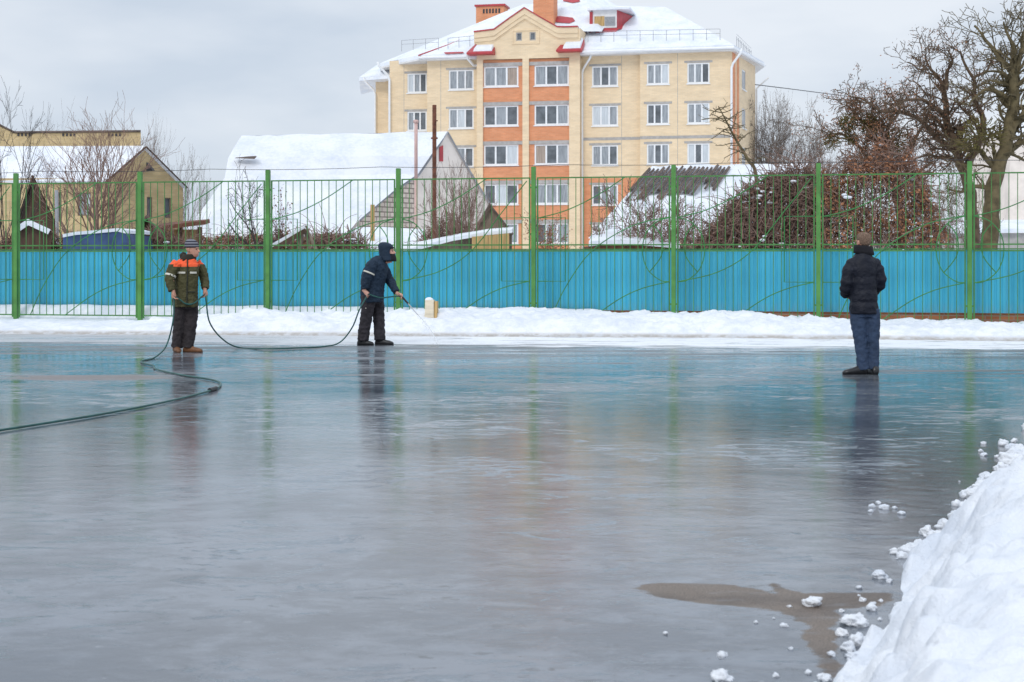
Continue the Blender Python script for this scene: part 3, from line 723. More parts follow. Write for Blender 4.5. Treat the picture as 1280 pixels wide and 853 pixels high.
# roof rails
def rails(pts, n=8, h=.75):
    m = MB(); pts = [Vector(p) for p in pts]
    for k in (.45, .75): m.tube([p + Vector((0, 0, k)) for p in pts], .016, 4)
    for i in range(n + 1):
        t = i / n; p = pts[0].lerp(pts[1], t); m.tube([p - Vector((0, 0, .1)), p + Vector((0, 0, h))], .018, 4)
    m.build('roof_rail', M['rail'], bld, world=False)
tf = (fl, fr, rr)
rails([onplane(tf, 735, 53, .0), onplane(tf, 900, 50, .0)], 10); rails([onplane(tf, 560, 61, 0), onplane(tf, 601, 57, 0)], 3)
tl = (flb, fl, rl); rails([onplane(tl, 502, 63, 0), onplane(tl, 548, 61, 0)], 3)
ts = (fr, sb_, rr); rails([(fr[0] + .1, fr[1] + 2.0, fr[2] + .25), (sb_[0] - .9, sb_[1] - 1.2, sb_[2] + .15)], 9, .6)
# downpipes and gutter
def pipe(px, o, ptop=EZ - .1, r=.085, bend=-1):
    m = MB(); s_ = bs(px, o); m.tube([(s_ + .75 * -bend, o - .7, ptop - .05), (s_ + .65 * -bend, o - .65, ptop - .35), (s_ + .1 * -bend, o - .16, ptop - 1.0), (s_, o - .12, ptop - 1.3), (s_, o - .12, .3)], r, 7)
    m.build('downpipe', M['white_trim'], bld, world=False, smooth=True)
pipe(728, 0, bend=-1); pipe(914.5, -.5, bend=-1); pipe(487.5, 1.2, ptop=EZ - .1, bend=1); pipe(469.5, 4.4, ptop=wz, bend=1)
m = MB(); pb = c0 + sidev * (sl - .1) - inw * .12; m.tube([(pb.x + .9, pb.y, EZ - 1.0), (pb.x, pb.y, EZ - 1.8), (pb.x, pb.y, .3)], .08, 6); m.build('downpipe', M['white_trim'], bld, world=False)
m = MB(); m.tube([L3(583.5, 68, -.9), L3(585, 74, -.6), L3(592, 82, -.2), L3(596, 82, -.1)], .1, 6); m.build('downpipe', M['white_trim'], bld, world=False)
m = MB(); m.tube([(fl[0], fl[1] - .08, EZ - .1), (bs(583, -.6), -.68, EZ - .1)], .09, 6); m.build('gutter', M['white_trim'], bld, world=False); m = MB(); m.tube([(bs(728, -1.1), -1.18, EZ - .08), (fr[0], fr[1] - .08, EZ - .08), (sb_[0] + .05, sb_[1], sb_[2] - .25)], .09, 6); m.build('gutter', M['white_trim'], bld, world=False)

m = MB(); m.tube([P(944, 106, 106), P(985, 111, 112), P(1062, 121, 125)], .03, 4)
tag(m.build('overhead_cable', M['cable']), 'thin cable running from the apartment block wall towards the trees', 'cable')

# ================================================================== YELLOW HOUSE (left) and the long building behind it
yh = thing('yellow_house', 'ochre brick house with snowy roof and pointed gable with triangular attic vent', 'house', (X(135, 60), 60, 0))
Y1, Y2, Y3 = 60.0, 62.0, 64.3
e1 = Vector((X(135, Y1), Y1, Z(223, Y1))); e2 = Vector((X(229, Y3), Y3, Z(225, Y3))); ez = e1.z
apx = P(180.5, 184, Y2); back = Vector((-12, 0.6, 0))
u1 = Vector((1, 0, 0)); m = MB()
ops = [(X(97, Y1), X(114, Y1), Z(270, Y1), Z(241, Y1)), (X(68, Y1), X(77, Y1), Z(275, Y1), Z(240, Y1))]
wall(m, (0, Y1, 0), (1, 0, 0), (0, 1, 0), X(20, Y1) - 4, e1.x, 0, ez, ops, .12)
gu = Vector((e2.x - e1.x, e2.y - e1.y, 0)); gL = gu.length; gu.normalize(); gv = Vector((-gu.y, gu.x, 0))
gops = [(gL * .50, gL * .575, Z(272, 62), Z(246, 62)), (gL * .74, gL * .83, Z(272, 62), Z(246, 62))]
wall(m, (e1.x, e1.y, 0), gu, gv, 0, gL, 0, ez, gops, .1)
m.quad((e1.x, e1.y, ez), (e2.x, e2.y, ez), apx)
m.build('wall', M['house_brick'], yh)
ow = []
for k, q in enumerate(ops): window(yh, (0, Y1, 0), (1, 0, 0), (0, 1, 0), *q, 2, .08, [1, 2] if k == 0 else [0, 0], fw=.05, sill=False, fm=M['old_wood'])
for q in gops: window(yh, (e1.x, e1.y, 0), gu, gv, *q, 1, .08, [0], fw=.04, sill=False, fm=M['old_wood'])
m = MB(); vp = [P(183, 203, 61.6), P(191, 213, 61.9), P(183, 214, 61.7)]; m.hexa([p + Vector((0, -.03, 0)) for p in vp], [p + Vector((.03, .25, 0)) for p in vp]); m.build('attic_vent', M['dark'], yh)
m = MB(); n0 = gv * -.10
lf = Vector((e1.x, e1.y, ez)) + Vector((-.12, -.2, -.12)) + n0; rt = Vector((e2.x, e2.y, ez)) + Vector((.06, .1, -.12)) + n0; tp = apx + n0 + Vector((0, 0, .05))
m.slab([lf, tp, tp + back, lf + back], .12); m.slab([tp, rt, rt + back, tp + back], .12); rf = m.build('roof', SNOW, yh)
m = MB(); m.tube([lf + Vector((0, 0, -.06)), tp + Vector((0, -.03, -.05)), rt + Vector((0, 0, -.06))], .055, 4); m.build('barge_board', M['dark_wood'], rf)
lb = thing('long_building', 'long ochre building behind the yellow house with dark coping and row of small vents', 'building', (X(90, 78), 78, 0))
m = MB(); Yb = 78
pf = [(-60, 176), (-60, 166), (-30, 150), (0, 158), (18, 167), (176, 165.5), (176, 181)]
pts = [P(a, b, Yb) for a, b in pf]; bot = [Vector((p.x, p.y, 0)) for p in (pts[-1], pts[0])]
m.hexa([Vector((p.x, p.y, p.z)) for p in pts[:1] + [bot[1], bot[0]] + pts[:0:-1]], [Vector((p.x - 2.2, p.y + 8, p.z)) for p in pts[:1] + [bot[1], bot[0]] + pts[:0:-1]])
m.build('wall', M['house_brick'], lb)
m = MB(); LD = Vector((-2.25, 8.2, 0)); cp = [P(a, b - .7, Yb - .1) for a, b in pf[1:6]]
for a, b in zip(cp, cp[1:]): m.hexa([a, b, b + LD, a + LD], [q + Vector((0, 0, .09)) for q in (a, b, b + LD, a + LD)])
m.build('coping', M['slate'], lb)
for gx in (22, 78, 135):
    for k in range(4):
        m = MB(); a = P(gx + k * 4.6, 170.5, Yb); m.box((a.x, Yb - .04, a.z), (a.x + .1, Yb - .004, a.z + .14)); m.build('vent', M['dark'], lb)

# ================================================================== A-frame shed, low shed, tarpaulin heap, lean-to, pole
def prism_shed(name, label, px0, pxa, px1, ya, yb, Y, depth, wallm, roofm, cat='shed', snow=False, twall=0):
    t = thing(name, label, cat, (X(pxa, Y), Y, 0)); a, b, c = P(px0, yb, Y), P(px1, yb, Y), P(pxa, ya, Y)
    m = MB(); D = Vector((X(pxa, depth), depth, 0)); lo = [Vector((a.x, Y, 0)), Vector((b.x, Y, 0))]
    m.hexa([lo[0], lo[1], b, c, a], [q + D for q in (lo[0], lo[1], b, c, a)]); m.build('wall', wallm, t)
    m = MB(); o = Vector((0, -.2, 0)); up = Vector((0, 0, .06)); oa = (a - c) * 0.08; ob_ = (b - c) * .08
    m.slab([a + oa + o + up, c + o + up, c + D + up, a + oa + D + up], .05 if not snow else .14); m.slab([c + o + up, b + ob_ + o + up, b + ob_ + D + up, c + D + up], .05 if not snow else .14)
    m.build('roof', roofm, t); return t
prism_shed('garden_shed', 'dark brown pointed wooden shed beside the yellow house', 24, 43, 69, 222, 276, 46, 4, M['dark_wood'], M['dark_wood'])
prism_shed('garden_shed', 'low dark shed with a thin snow covered roof at far left', 20, 38, 64, 277, 289, 38, 2.5, M['dark_wood'], SNOW, snow=True)
prism_shed('garden_shed', 'grey weathered pointed shed by the orange bay of the block', 592, 612, 640, 256, 292, 50, 3, M['old_wood'], M['slate'])
m = MB()
tp0 = [(79, 297), (95, 294), (120, 292), (147, 289.5), (157, 292), (161, 315)]
T_ = [P(a, b, 37) for a, b in tp0]; lo_ = [Vector((T_[-1].x, 37, 0)), Vector((T_[0].x - .1, 37, 0))]
r_ = random.Random(3)
prof = T_ + lo_
m.hexa(prof, [q + Vector((.1, 2.2, -.05 if q.z > .1 else 0)) for q in prof])
th = thing('tarpaulin_heap', 'dark blue tarpaulin covered heap with snow on top behind the fence', 'covered heap', (X(120, 37), 37, 0)); m.build('tarpaulin', M['tarp'], th)
m = MB()
for (a, b) in zip(T_[:-2], T_[1:-1]):
    up = Vector((0, 0, .08)); o = Vector((0, -.04, 0)); D = Vector((.1, 2.2, 0)); m.hexa([a + o, b + o, b + D, a + D], [a + o + up, b + o + up, b + D + up, a + D + up])
m.build('snow_cap', SNOW, th)
m = MB(); m.tube([P(70.5, 238, 42), P(71.5, 305, 42), Vector((X(72, 42), 42, 0))], .05, 7); m.build  # thin pole
tag(m.build('metal_pole', M['rail'], smooth=True), 'thin pale grey metal pole standing before the yellow house', 'pole')
lt = thing('lean_to', 'rusty brown lean-to roof on posts right of the yellow house', 'shelter', (X(230, 44), 44, 0))
m = MB(); m.slab([P(198, 283, 44), P(256, 276, 44), P(262, 274, 46), P(204, 279, 46)], .12); m.build('roof', M['rust'], lt)
for p in (204, 225, 250):
    m = MB(); a = P(p, 284, 44.3); m.tube([(a.x, a.y, 0), a], .07, 6); m.build('leg', M['dark_wood'], lt)
m = MB(); m.box((X(206, 44.6), 44.6, 0), (X(248, 44.6), 44.7, Z(287, 44.6))); m.build('back_board', M['yellow_wood'], lt)
prism_shed('garden_shed', 'small dark boarded shed with snow streaked roof beneath the bare tree', 168, 185, 207, 272, 300, 41, 2, M['dark_wood'], M['slate'])

# ================================================================== BARN
bn = thing('snowy_barn', 'large barn with broad snow covered roof and pale block gable wall', 'barn', (X(500, 60), 60, 0))
def BP(px, py): # gable wall plane runs from (450,Y58) to (632,Y66)
    Y = 1 / (1 / 57.6 + (px - 440) / 200 * (1 / 66.4 - 1 / 57.6)); return P(px, py, Y)
lg = [(450, 290), (450, 275), (480, 249), (497, 236), (523, 219), (540, 194), (559, 165.5), (580, 203), (604, 243), (634, 291)]
pts = [BP(*q) for q in lg]; b0, b1 = Vector((pts[-1].x, pts[-1].y, 0)), Vector((pts[0].x, pts[0].y, 0))
th_ = Vector((-.25, .2, 0)); m = MB(); poly = pts + [b0, b1]; m.hexa(poly, [q + th_ for q in poly]); gw = m.build('gable_wall', M['pink_wall'], bn)
m = MB(); bp = [BP(*q) for q in ((450, 300), (450, 276.5), (480, 250), (497, 237.5), (521, 222), (521, 300))]; off = Vector((.02, -.04, 0)); m.hexa([q + off for q in bp], [q + off * .2 for q in bp]); m.build('block_facing', M['pink_block'], gw)
m = MB(); bp = [BP(*q) for q in ((549, 202), (549, 184), (553.5, 182), (553.5, 202))]; m.hexa([q + off for q in bp], [q + off * .2 for q in bp]); m.build('shutter', M['red_metal'], gw)
m = MB()
RL = [(302, 170), (293, 184), (285, 198), (281, 222), (262, 250), (232, 289), (224, 297)]; RYl = [62, 61, 60.3, 59.5, 58.8, 58, 57.8]
RR = [(560, 165), (549, 180), (538, 195), (523, 217.5), (497, 234.5), (450, 273), (434, 291)]; RYr = [62.6, 61.8, 61.2, 60.8, 59.6, 57.8, 57.2]
nn = 24
for i in range(6):
    for j in range(nn):
        def gp_(i_, j_):
            a = P(*RL[i_], RYl[i_]); b = P(*RR[i_], RYr[i_]); p = a.lerp(b, j_ / nn); p.z += .06 * noise.noise(p * .8) + (.03 * noise.noise(p * 2.3)); return p
        m.quad(gp_(i + 1, j), gp_(i + 1, j + 1), gp_(i, j + 1), gp_(i, j))
m.quad(P(*RL[0], 62), P(*RR[0], 62.6), BP(634, 291) + Vector((0, 1, 0)), BP(634, 291) + Vector((-11.5, 6, 0)))
rf = m.build('roof', SNOW, bn, smooth=True)
m = MB(); m.tube([BP(a, b) + Vector((.03, -.06, 0)) for a, b in lg[1:]], .05, 4); m.build('barge_board', M['rail'], rf)
m = MB(); m.hexa([P(293, 198, 59.9), P(312, 197, 59.9), P(321, 196, 59.9), P(318, 199, 59.9)], [P(295, 197, 60.2), P(312, 195.5, 60.2), P(320, 195, 60.2), P(318, 197.8, 60.2)]); m.build('bare_roof_patch', M['slate'], rf)
m = MB(); lwp = [P(*q, 58.4) for q in ((236, 290), (262, 252), (285, 228), (285, 300), (236, 300))]; 
m.box((X(232, 58.6), 58.6, 0), (X(450, 58.6), 58.9, Z(292, 58.6))); m.build('side_wall', M['pink_wall'], bn)
m = MB(); m.tube([P(520, 150, 56), P(520, 225, 56)], .065, 8); m.tube([P(520, 150.5, 56), P(520, 154, 56)], .10, 8); m.tube([P(520, 225, 56), (X(520, 56), 56, 0)], .065, 8)
tag(m.build('vent_pipe', M['pink_pipe'], smooth=True), 'thin pale pink pipe rising in front of the barn roof', 'pipe')
rp = thing('rusty_pole', 'rusty brown steel pole with a collar standing before the barn gable', 'pole', (X(543, 44), 44, 0))
m = MB(); m.tube([Vector((X(543, 44), 44, 0)), P(543, 131.5, 44)], .062, 8); m.build('shaft', M['rust'], rp)
m = MB(); m.tube([P(543, 174, 44), P(543, 172, 44)], .10, 8); m.tube([P(543, 152, 43.95), P(547, 151, 43.9)], .02, 5); m.build('collar', M['rust'], rp)
m = MB(); p = P(465.5, 256, 47); m.box((p.x - .065, p.y, 0), (p.x + .065, p.y + .1, p.z)); tag(m.build('wooden_post', M['yellow_wood']), 'short yellowish wooden post before the barn block wall', 'post')
# snowy low roofs before the barn
def snowroof(name, label, top, bot, Yt, Yb, wallm, thick=.16, front=None):
    t = thing(name, label, 'shed', (X(bot[0][0], Yb), Yb, 0)); m = MB()
    for (a, b), (c, d) in zip(zip(top, top[1:]), zip(bot, bot[1:])):
        q = [P(*c, Yb), P(*d, Yb), P(*b, Yt), P(*a, Yt)]; m.hexa([p - Vector((0, 0, thick)) for p in q], q)
    m.build('roof', SNOW, t)
    m = MB(); zz = min(Z(b[1], Yb) for b in bot) - thick
    for c, d in zip(bot, bot[1:]):
        a, b = P(*c, Yb) - Vector((0, 0, thick + .003)), P(*d, Yb) - Vector((0, 0, thick + .003)); ins = Vector((0, .25, 0)); 
        m.hexa([Vector((a.x, Yb, 0)) + ins, Vector((b.x, Yb, 0)) + ins, Vector((b.x, Yt, 0)), Vector((a.x, Yt, 0))], [a + ins, b + ins, Vector((b.x, Yt, b.z)), Vector((a.x, Yt, a.z))])
    m.build('wall', wallm, t); return t
snowroof('low_shed', 'low outbuilding with smooth snow roof before the barn block wall', [(445, 284), (480, 284), (530, 287)], [(440, 306), (480, 309), (535, 312)], 50, 46, M['old_wood'])
snowroof('low_shed', 'plank shed with sloping snow edged board roof right of the rusty pole', [(520, 303), (575, 292), (612, 286), (642, 284)], [(508, 312), (566, 297), (606, 290), (640, 287)], 42, 38, M['old_wood'], .09)
m = MB()
for k in range(9):
    p = 590 + k * 5.2; a = P(p, 296 - k * .5, 37.95); m.box((a.x, 37.93, 0), (a.x + .1, 37.98, a.z))
tag(m.build('board_stack', M['yellow_wood']), 'row of upright yellowish boards leaning below the shed roof', 'boards')
# dark leaning frame
dfm = thing('cold_frame', 'dark leaning ramp of boards on timber trestle with snow on its slope', 'frame', (X(370, 36), 36, 0))
m = MB(); m.slab([P(338, 306, 36), P(380, 282, 36), P(384, 281, 37), P(342, 305, 37)], .10); m.build('snowy_board', SNOW, dfm)
m = MB(); m.slab([P(339, 310, 35.95), P(381, 285.5, 35.95), P(384, 285, 37), P(342, 309, 37)], .10); m.build('board', M['dark_wood'], dfm)
for a, b in (((379, 283), (372, 330)), ((381, 283), (395, 312)), ((381, 283), (388, 318)), ((373, 288), (374, 330))):
    m = MB(); q = P(*b, 36.1); m.tube([P(*a, 36.1), q, Vector((q.x, q.y, 0))], .045, 4); m.build('leg', M['old_wood'], dfm)

# ================================================================== CORRUGATED SNOWY ROOF, right of centre
cb = thing('corrugated_barn', 'outbuilding with wide snowy corrugated roof partly bare brown slats', 'barn', (X(860, 50), 50, 0))
TL, TR, BL, BR = P(815, 212, 54), P(1010, 208, 58), P(735, 303, 47), P(960, 306, 49)
m = MB(); nu, nv = 90, 60
def rp_(i, j):
    u_, v_ = i / nu, j / nv; p = BL.lerp(BR, u_).lerp(TL.lerp(TR, u_), v_)
    bare = sm((v_ - .52) / .12) * sm((.92 - v_) / .06) * (1 - sm((u_ - .38) / .14)) * sm((u_ + .02) / .06)
    p.z += .05 * noise.noise(p * .9) * (1 - bare) + (.12 + .04 * noise.noise(p * 2)) * (1 - bare)
    return p, bare
vals = [[rp_(i, j) for j in range(nv + 1)] for i in range(nu + 1)]
for i in range(nu):
    for j in range(nv):
        m.quad(vals[i][j][0], vals[i + 1][j][0], vals[i + 1][j + 1][0], vals[i][j + 1][0])
cro = m.build('roof', SNOW, cb, smooth=True)
m = MB(); nrm = (BR - BL).cross(TL - BL).normalized()
for k in range(19):        # bare ribs of the sheets showing through
    u_ = .0 + k * .027; rr_ = random.Random(k); v0 = .46 + .2 * rr_.random() + .5 * max(0, u_ - .22); v1 = .98 - .05 * rr_.random()
    a = BL.lerp(BR, u_).lerp(TL.lerp(TR, u_), v0); b = BL.lerp(BR, u_).lerp(TL.lerp(TR, u_), v1); m.tube([a + nrm * .16, a.lerp(b, .5) + nrm * .19, b + nrm * .16], .05 if k % 3 else .07, 4)
m.build('bare_slat', M['slate'], cro)
m = MB(); m.quad(BL + Vector((0, .1, -.15)), BR + Vector((0, .1, -.15)), Vector((BR.x, 49.1, 0)), Vector((BL.x, 47.1, 0)))
m.quad(BL + Vector((0, 0, -.1)), Vector((BL.x, BL.y, 0)), Vector((TL.x, TL.y, 0)), TL - Vector((0, 0, .1))); m.build('wall', M['old_wood'], cb)
snowroof('low_shed', 'low shed with humped snow roof and brown eave beside the corrugated roof', [(742, 292), (765, 286), (790, 287), (822, 292), (850, 297)], [(736, 302), (765, 300), (790, 300), (816, 302), (850, 305)], 40, 37, M['rust'], .12)
# pale houses seen in scraps at far right
fh = thing('white_house', 'pale pinkish house with snowy roof glimpsed at the right edge behind trees', 'house', (X(1300, 85), 85, 0))
m = MB(); m.box((X(1262, 85), 85, 0), (X(1420, 85), 93, Z(165, 85))); m.build('wall', M['pink_wall'], fh)
m = MB(); a, b = P(1256, 168, 84.5), P(1430, 168, 84.5); c = P(1285, 128, 89); d = P(1430, 128, 89); m.slab([a, b, d, c], .25); m.quad(a, c, P(1262, 168, 93.5)); m.build('roof', SNOW, fh)
snowroof('low_shed', 'low long grey shed with snow roof seen through the right fence', [(1120, 277), (1200, 276), (1330, 274)], [(1118, 286), (1200, 287), (1335, 286)], 62, 58, M['concrete'], .15)

# ================================================================== TREES AND SHRUBS
def grow(mb, rnd, p, d, L, r, lvl, prm, tips):
    seg = 5 if lvl < 2 else 3; pts = [p.copy()]; rad = [r]; q = p.copy(); dd = d.copy()
    for k in range(seg):
        dd = (dd + Vector((rnd.gauss(0, 1), rnd.gauss(0, 1), rnd.gauss(0, 1))) * prm['wig'] + Vector((0, 0, prm['up'] * (1 if lvl else 0)))).normalized()
        q = q + dd * (L / seg); pts.append(q.copy()); rad.append(max(prm['rmin'], r * (1 - (.45 if lvl < prm['lv'] else .7) * (k + 1) / seg)))
    mb.tube(pts, rad, 6 if lvl == 0 else (4 if lvl == 1 else 3), cap=False)
    if lvl >= prm['lv']:
        tips += pts[1:]; return
    if lvl >= prm['lv'] - 1: tips += pts[2:]
    nb = prm['nb'][min(lvl, len(prm['nb']) - 1)]
    for k in range(nb):
        t = prm['t0'] + (1 - prm['t0']) * (k + rnd.random()) / nb if lvl == 0 else .2 + .8 * (k + rnd.random()) / nb
        i = min(seg - 1, int(t * seg)); f = t * seg - i; s_ = pts[i].lerp(pts[i + 1], f); rr_ = rad[i] + (rad[i + 1] - rad[i]) * f
        ax = (pts[i + 1] - pts[i]).normalized(); pr = ax.orthogonal().normalized(); pr.rotate(Matrix.Rotation(rnd.random() * 6.283, 3, ax))
        an = prm['an'] * rnd.uniform(.7, 1.25); nd = (ax * math.cos(an) + pr * math.sin(an)).normalized()
        grow(mb, rnd, s_, nd, L * prm['lr'] * rnd.uniform(.7, 1.15) * (1 - .35 * (t if lvl == 0 else .3)), rr_ * prm['rr'], lvl + 1, prm, tips)

def leaf_cloud(mb, rnd, tips, n, size, spread):
    for _ in range(n):
        c = rnd.choice(tips) + Vector((rnd.gauss(0, spread), rnd.gauss(0, spread), rnd.gauss(0, spread)))
        a = Vector((rnd.gauss(0, 1), rnd.gauss(0, 1), rnd.gauss(0, 1))).normalized(); b = a.orthogonal().normalized(); s_ = size * rnd.uniform(.6, 1.4)
        mb.quad(c - a * s_, c + b * s_ * .6, c + a * s_, c - b * s_ * .6)

def tree(name, label, px, Y, ytop, seed, bark, stems=1, lv=3, nb=(8, 6, 5, 4), an=.75, lr=.55, rr=.6, wig=.12, up=.06, r0=.12, t0=.3, lean=0, spread=.0, leaf=None, nleaf=0, lsize=.03, lspread=.08, wmax=None, rmin=.006, group=None, cat='tree', clumps=(), dirv=None, base_z=0.0):
    rnd = random.Random(seed); H = Z(ytop, Y) - base_z; base = Vector((X(px, Y), Y, base_z))
    prm = dict(wig=wig, up=up, nb=nb, lv=lv, an=an, lr=lr, rr=rr, t0=t0, rmin=rmin)
    tk, cw = MB(), MB(); tips = []
    for s_ in range(stems):
        ang = rnd.random() * 6.283; ti = spread * rnd.uniform(.3, 1) if stems > 1 else 0
        d = Vector((math.cos(ang) * ti + lean, math.sin(ang) * ti, 1)).normalized()
        # trunk (own mesh), then limbs
        seg = 7; pts = [base + Vector((rnd.gauss(0, .05), rnd.gauss(0, .05), 0)) * (stems > 1)]; rad = [r0]; dd = d.copy(); L = H * rnd.uniform(.75, .95) if stems > 1 else H * .85
        for k in range(seg):
            dd = (dd + Vector((rnd.gauss(0, 1), rnd.gauss(0, 1), 0)) * wig * .8).normalized(); pts.append(pts[-1] + dd * L / seg); rad.append(max(rmin, r0 * (1 - .85 * (k + 1) / seg)))
        tk.tube(pts, rad, 7, cap=False)
        n0 = nb[0]
        for k in range(n0):
            t = t0 + (1 - t0) * (k + rnd.random()) / n0; i = min(seg - 1, int(t * seg)); f = t * seg - i
            s0_ = pts[i].lerp(pts[i + 1], f); rq = rad[i] + (rad[i + 1] - rad[i]) * f
            ax = (pts[i + 1] - pts[i]).normalized(); pr = ax.orthogonal().normalized(); pr.rotate(Matrix.Rotation(rnd.random() * 6.283, 3, ax))
            aa = an * rnd.uniform(.7, 1.3); nd = (ax * math.cos(aa) + pr * math.sin(aa)).normalized()
            grow(cw, rnd, s0_, nd, H * lr * rnd.uniform(.6, 1.1) * (1.05 - .6 * (t - t0) / (1 - t0)), rq * .65, 1, prm, tips)
    # scale so the top lands where the photograph has it
    top = max(v[2] for v in cw.v) - base_z; k = H / top
    xs = [v[0] - base.x for v in cw.v]; kx = k
    if wmax:
        half = max(abs(min(xs)), abs(max(xs))); kx = (wmax / F * Y / 2) / half
    sc = lambda v: (base.x + (v[0] - base.x) * kx, base.y + (v[1] - base.y) * kx, base_z + (v[2] - base_z) * k)
    tk.v = [sc(v) for v in tk.v]; cw.v = [sc(v) for v in cw.v]; tips = [Vector(sc(v)) for v in tips]
    t = thing(name, label, cat, tuple(base), 0, group)
    tk.build('trunk', bark, t, smooth=True); co = cw.build('crown', bark, t)
    if leaf and nleaf:
        m = MB(); leaf_cloud(m, rnd, tips, nleaf, lsize, lspread); m.build('foliage', leaf, co)
    for (a, b, rpx, n_) in clumps:
        m = MB(); c = P(a, b, Y); R_ = rpx * Y / F
        for _ in range(n_):
            v = Vector((rnd.gauss(0, 1), rnd.gauss(0, 1), rnd.gauss(0, .85))).normalized() * R_ * rnd.random() ** .45; v.x *= 1.15; e = v * rnd.uniform(.05, .45) + Vector((rnd.gauss(0, .02), 0, rnd.gauss(0, .02)))
            m.tube([c + v, c + v + e], .011, 3, cap=False)
        m.build('mistletoe', M['leaf_olive'], co)['kind'] = 'stuff'
    return t
# left side
tree('bare_tree', 'dark thin bare tree at the left edge of the photo', 12, 40, 98, 11, M['bark_dark'], stems=2, nb=(9, 5, 4), an=.6, spread=.12, r0=.075, t0=.25, wmax=110, up=.09)
tree('bare_tree', 'wide multi stemmed bare tree standing before the yellow house', 122, 46, 112, 12, M['bark_red'], stems=6, nb=(7, 6, 4), an=.6, spread=.45, r0=.085, t0=.3, wmax=215, up=.1)
tree('bare_tree', 'tall slim bare tree rising right of the long building coping', 183, 70, 128, 13, M['bark_grey'], stems=2, nb=(10, 6, 4), an=.55, r0=.09, t0=.35, wmax=80, spread=.1, up=.12)
tree('bare_tree', 'fine twigged bare tree above the ridge of the yellow house', 100, 85, 116, 14, M['bark_grey'], stems=3, nb=(9, 6, 4), an=.55, r0=.1, t0=.35, wmax=120, spread=.2, up=.12)
tree('bare_tree', 'low faint bare tree between yellow house and barn, left one', 226, 66, 178, 15, M['bark_grey'], stems=3, nb=(7, 5, 4), an=.5, r0=.05, t0=.3, wmax=70, spread=.25, up=.1)
tree('bare_tree', 'low faint bare tree between yellow house and barn, nearest the barn roof', 258, 64, 200, 16, M['bark_grey'], stems=3, nb=(7, 5, 4), an=.5, r0=.045, t0=.2, wmax=55, spread=.25, up=.1)
tree('bare_shrub', 'slender bare shrub in front of the left end of the barn', 246, 44, 232, 17, M['bark_red'], stems=5, nb=(5, 4), lv=2, an=.5, r0=.022, t0=.15, wmax=60, spread=.3, cat='shrub')
tree('apple_tree', 'gnarled dark apple tree before the snowy barn roof', 326, 36, 190, 18, M['bark_dark'], stems=1, nb=(9, 6, 5), an=.95, r0=.085, t0=.35, wmax=105, wig=.22, up=.05, lean=-.05)
tree('bare_shrub', 'small twiggy bare shrub with dead brown leaves right of the apple tree', 352, 37, 235, 19, M['bark_dark'], stems=4, nb=(6, 4), lv=2, an=.6, r0=.03, t0=.2, wmax=62, spread=.3, cat='shrub', leaf=M['leaf_brown'], nleaf=260, lsize=.03)
tree('bare_tree', 'many stemmed bare bush in front of the barn gable beside the rusty pole', 578, 42, 190, 20, M['bark_red'], stems=7, nb=(7, 6, 4), an=.55, r0=.04, t0=.25, wmax=120, spread=.55, up=.1)
tree('bare_shrub', 'rust brown leafy shrub below the orange bay of the block', 672, 40, 262, 21, M['bark_red'], stems=6, nb=(5, 4), lv=2, an=.6, r0=.025, t0=.15, wmax=88, spread=.4, cat='shrub', leaf=M['leaf_rust'], nleaf=1100, lsize=.028, lspread=.06)
tree('bare_shrub', 'arching bare shrub in front of the corrugated snowy roof', 805, 38, 216, 22, M['bark_red'], stems=12, nb=(8, 6, 4), an=.6, r0=.035, t0=.15, wmax=215, spread=.7, cat='shrub', wig=.22, up=.0, rmin=.009)
tree('bare_shrub', 'tangled dark shrub just left of the brown hedge', 868, 37, 236, 23, M['bark_red'], stems=8, nb=(6, 5, 3), an=.7, r0=.03, t0=.15, wmax=110, spread=.7, cat='shrub', wig=.2, up=.02)
tree('bare_shrub', 'thin bare shrub before the red brick base of the block', 752, 42, 232, 24, M['bark_grey'], stems=4, nb=(5, 4, 3), an=.5, r0=.022, t0=.2, wmax=80, spread=.35, cat='shrub')
# curved lone branch tree
ct = thing('bare_tree', 'single leaning bare stem arching up before the right corner of the block', 'tree', (X(948, 46), 46, 0))
m = MB(); cpts = spline([Vector((X(948, 46), 46, 0)), P(946, 230, 46), P(935, 200, 46), (P(920, 175, 46)), P(908, 152, 46), P(898, 133, 46)], 6)
m.tube(cpts, [.075 * (1 - .8 * k / (len(cpts) - 1)) for k in range(len(cpts))], 6); m.build('trunk', M['bark_moss'], ct, smooth=True)
m = MB(); rn = random.Random(8); tp_ = []
for k in range(11, len(cpts) - 1):
    for sgn in (-1, 1):
        grow(m, rn, cpts[k], Vector((sgn * rn.uniform(.4, 1) - .2, rn.gauss(0, .4), rn.uniform(-.5, .6))).normalized(), rn.uniform(.3, .75), .02, 2, dict(wig=.2, up=-.02, nb=(3, 3, 3), lv=3, an=.7, lr=.5, rr=.6, t0=.2, rmin=.006), tp_)
m.build('crown', M['bark_moss'], ct)
# far bare trees right of the block
for i, (p, t_, sd_, w_, lab) in enumerate([(957, 118, 31, 70, 'grey bare tree against the sky touching the corner of the block'), (985, 116, 32, 75, 'grey bare tree against the sky, middle of the three right of the block'), (1014, 125, 33, 75, 'grey bare tree against the sky nearest the brown leafed tree')]):
    tree('bare_tree', lab, p, 110, t_ - 10, sd_, M['bark_grey'], stems=3, nb=(12, 8, 6), an=.85, r0=.16, t0=.3, wmax=w_ * 1.4, spread=.16, up=.04, lr=.5, group='bare trees right of the block', rmin=.014)
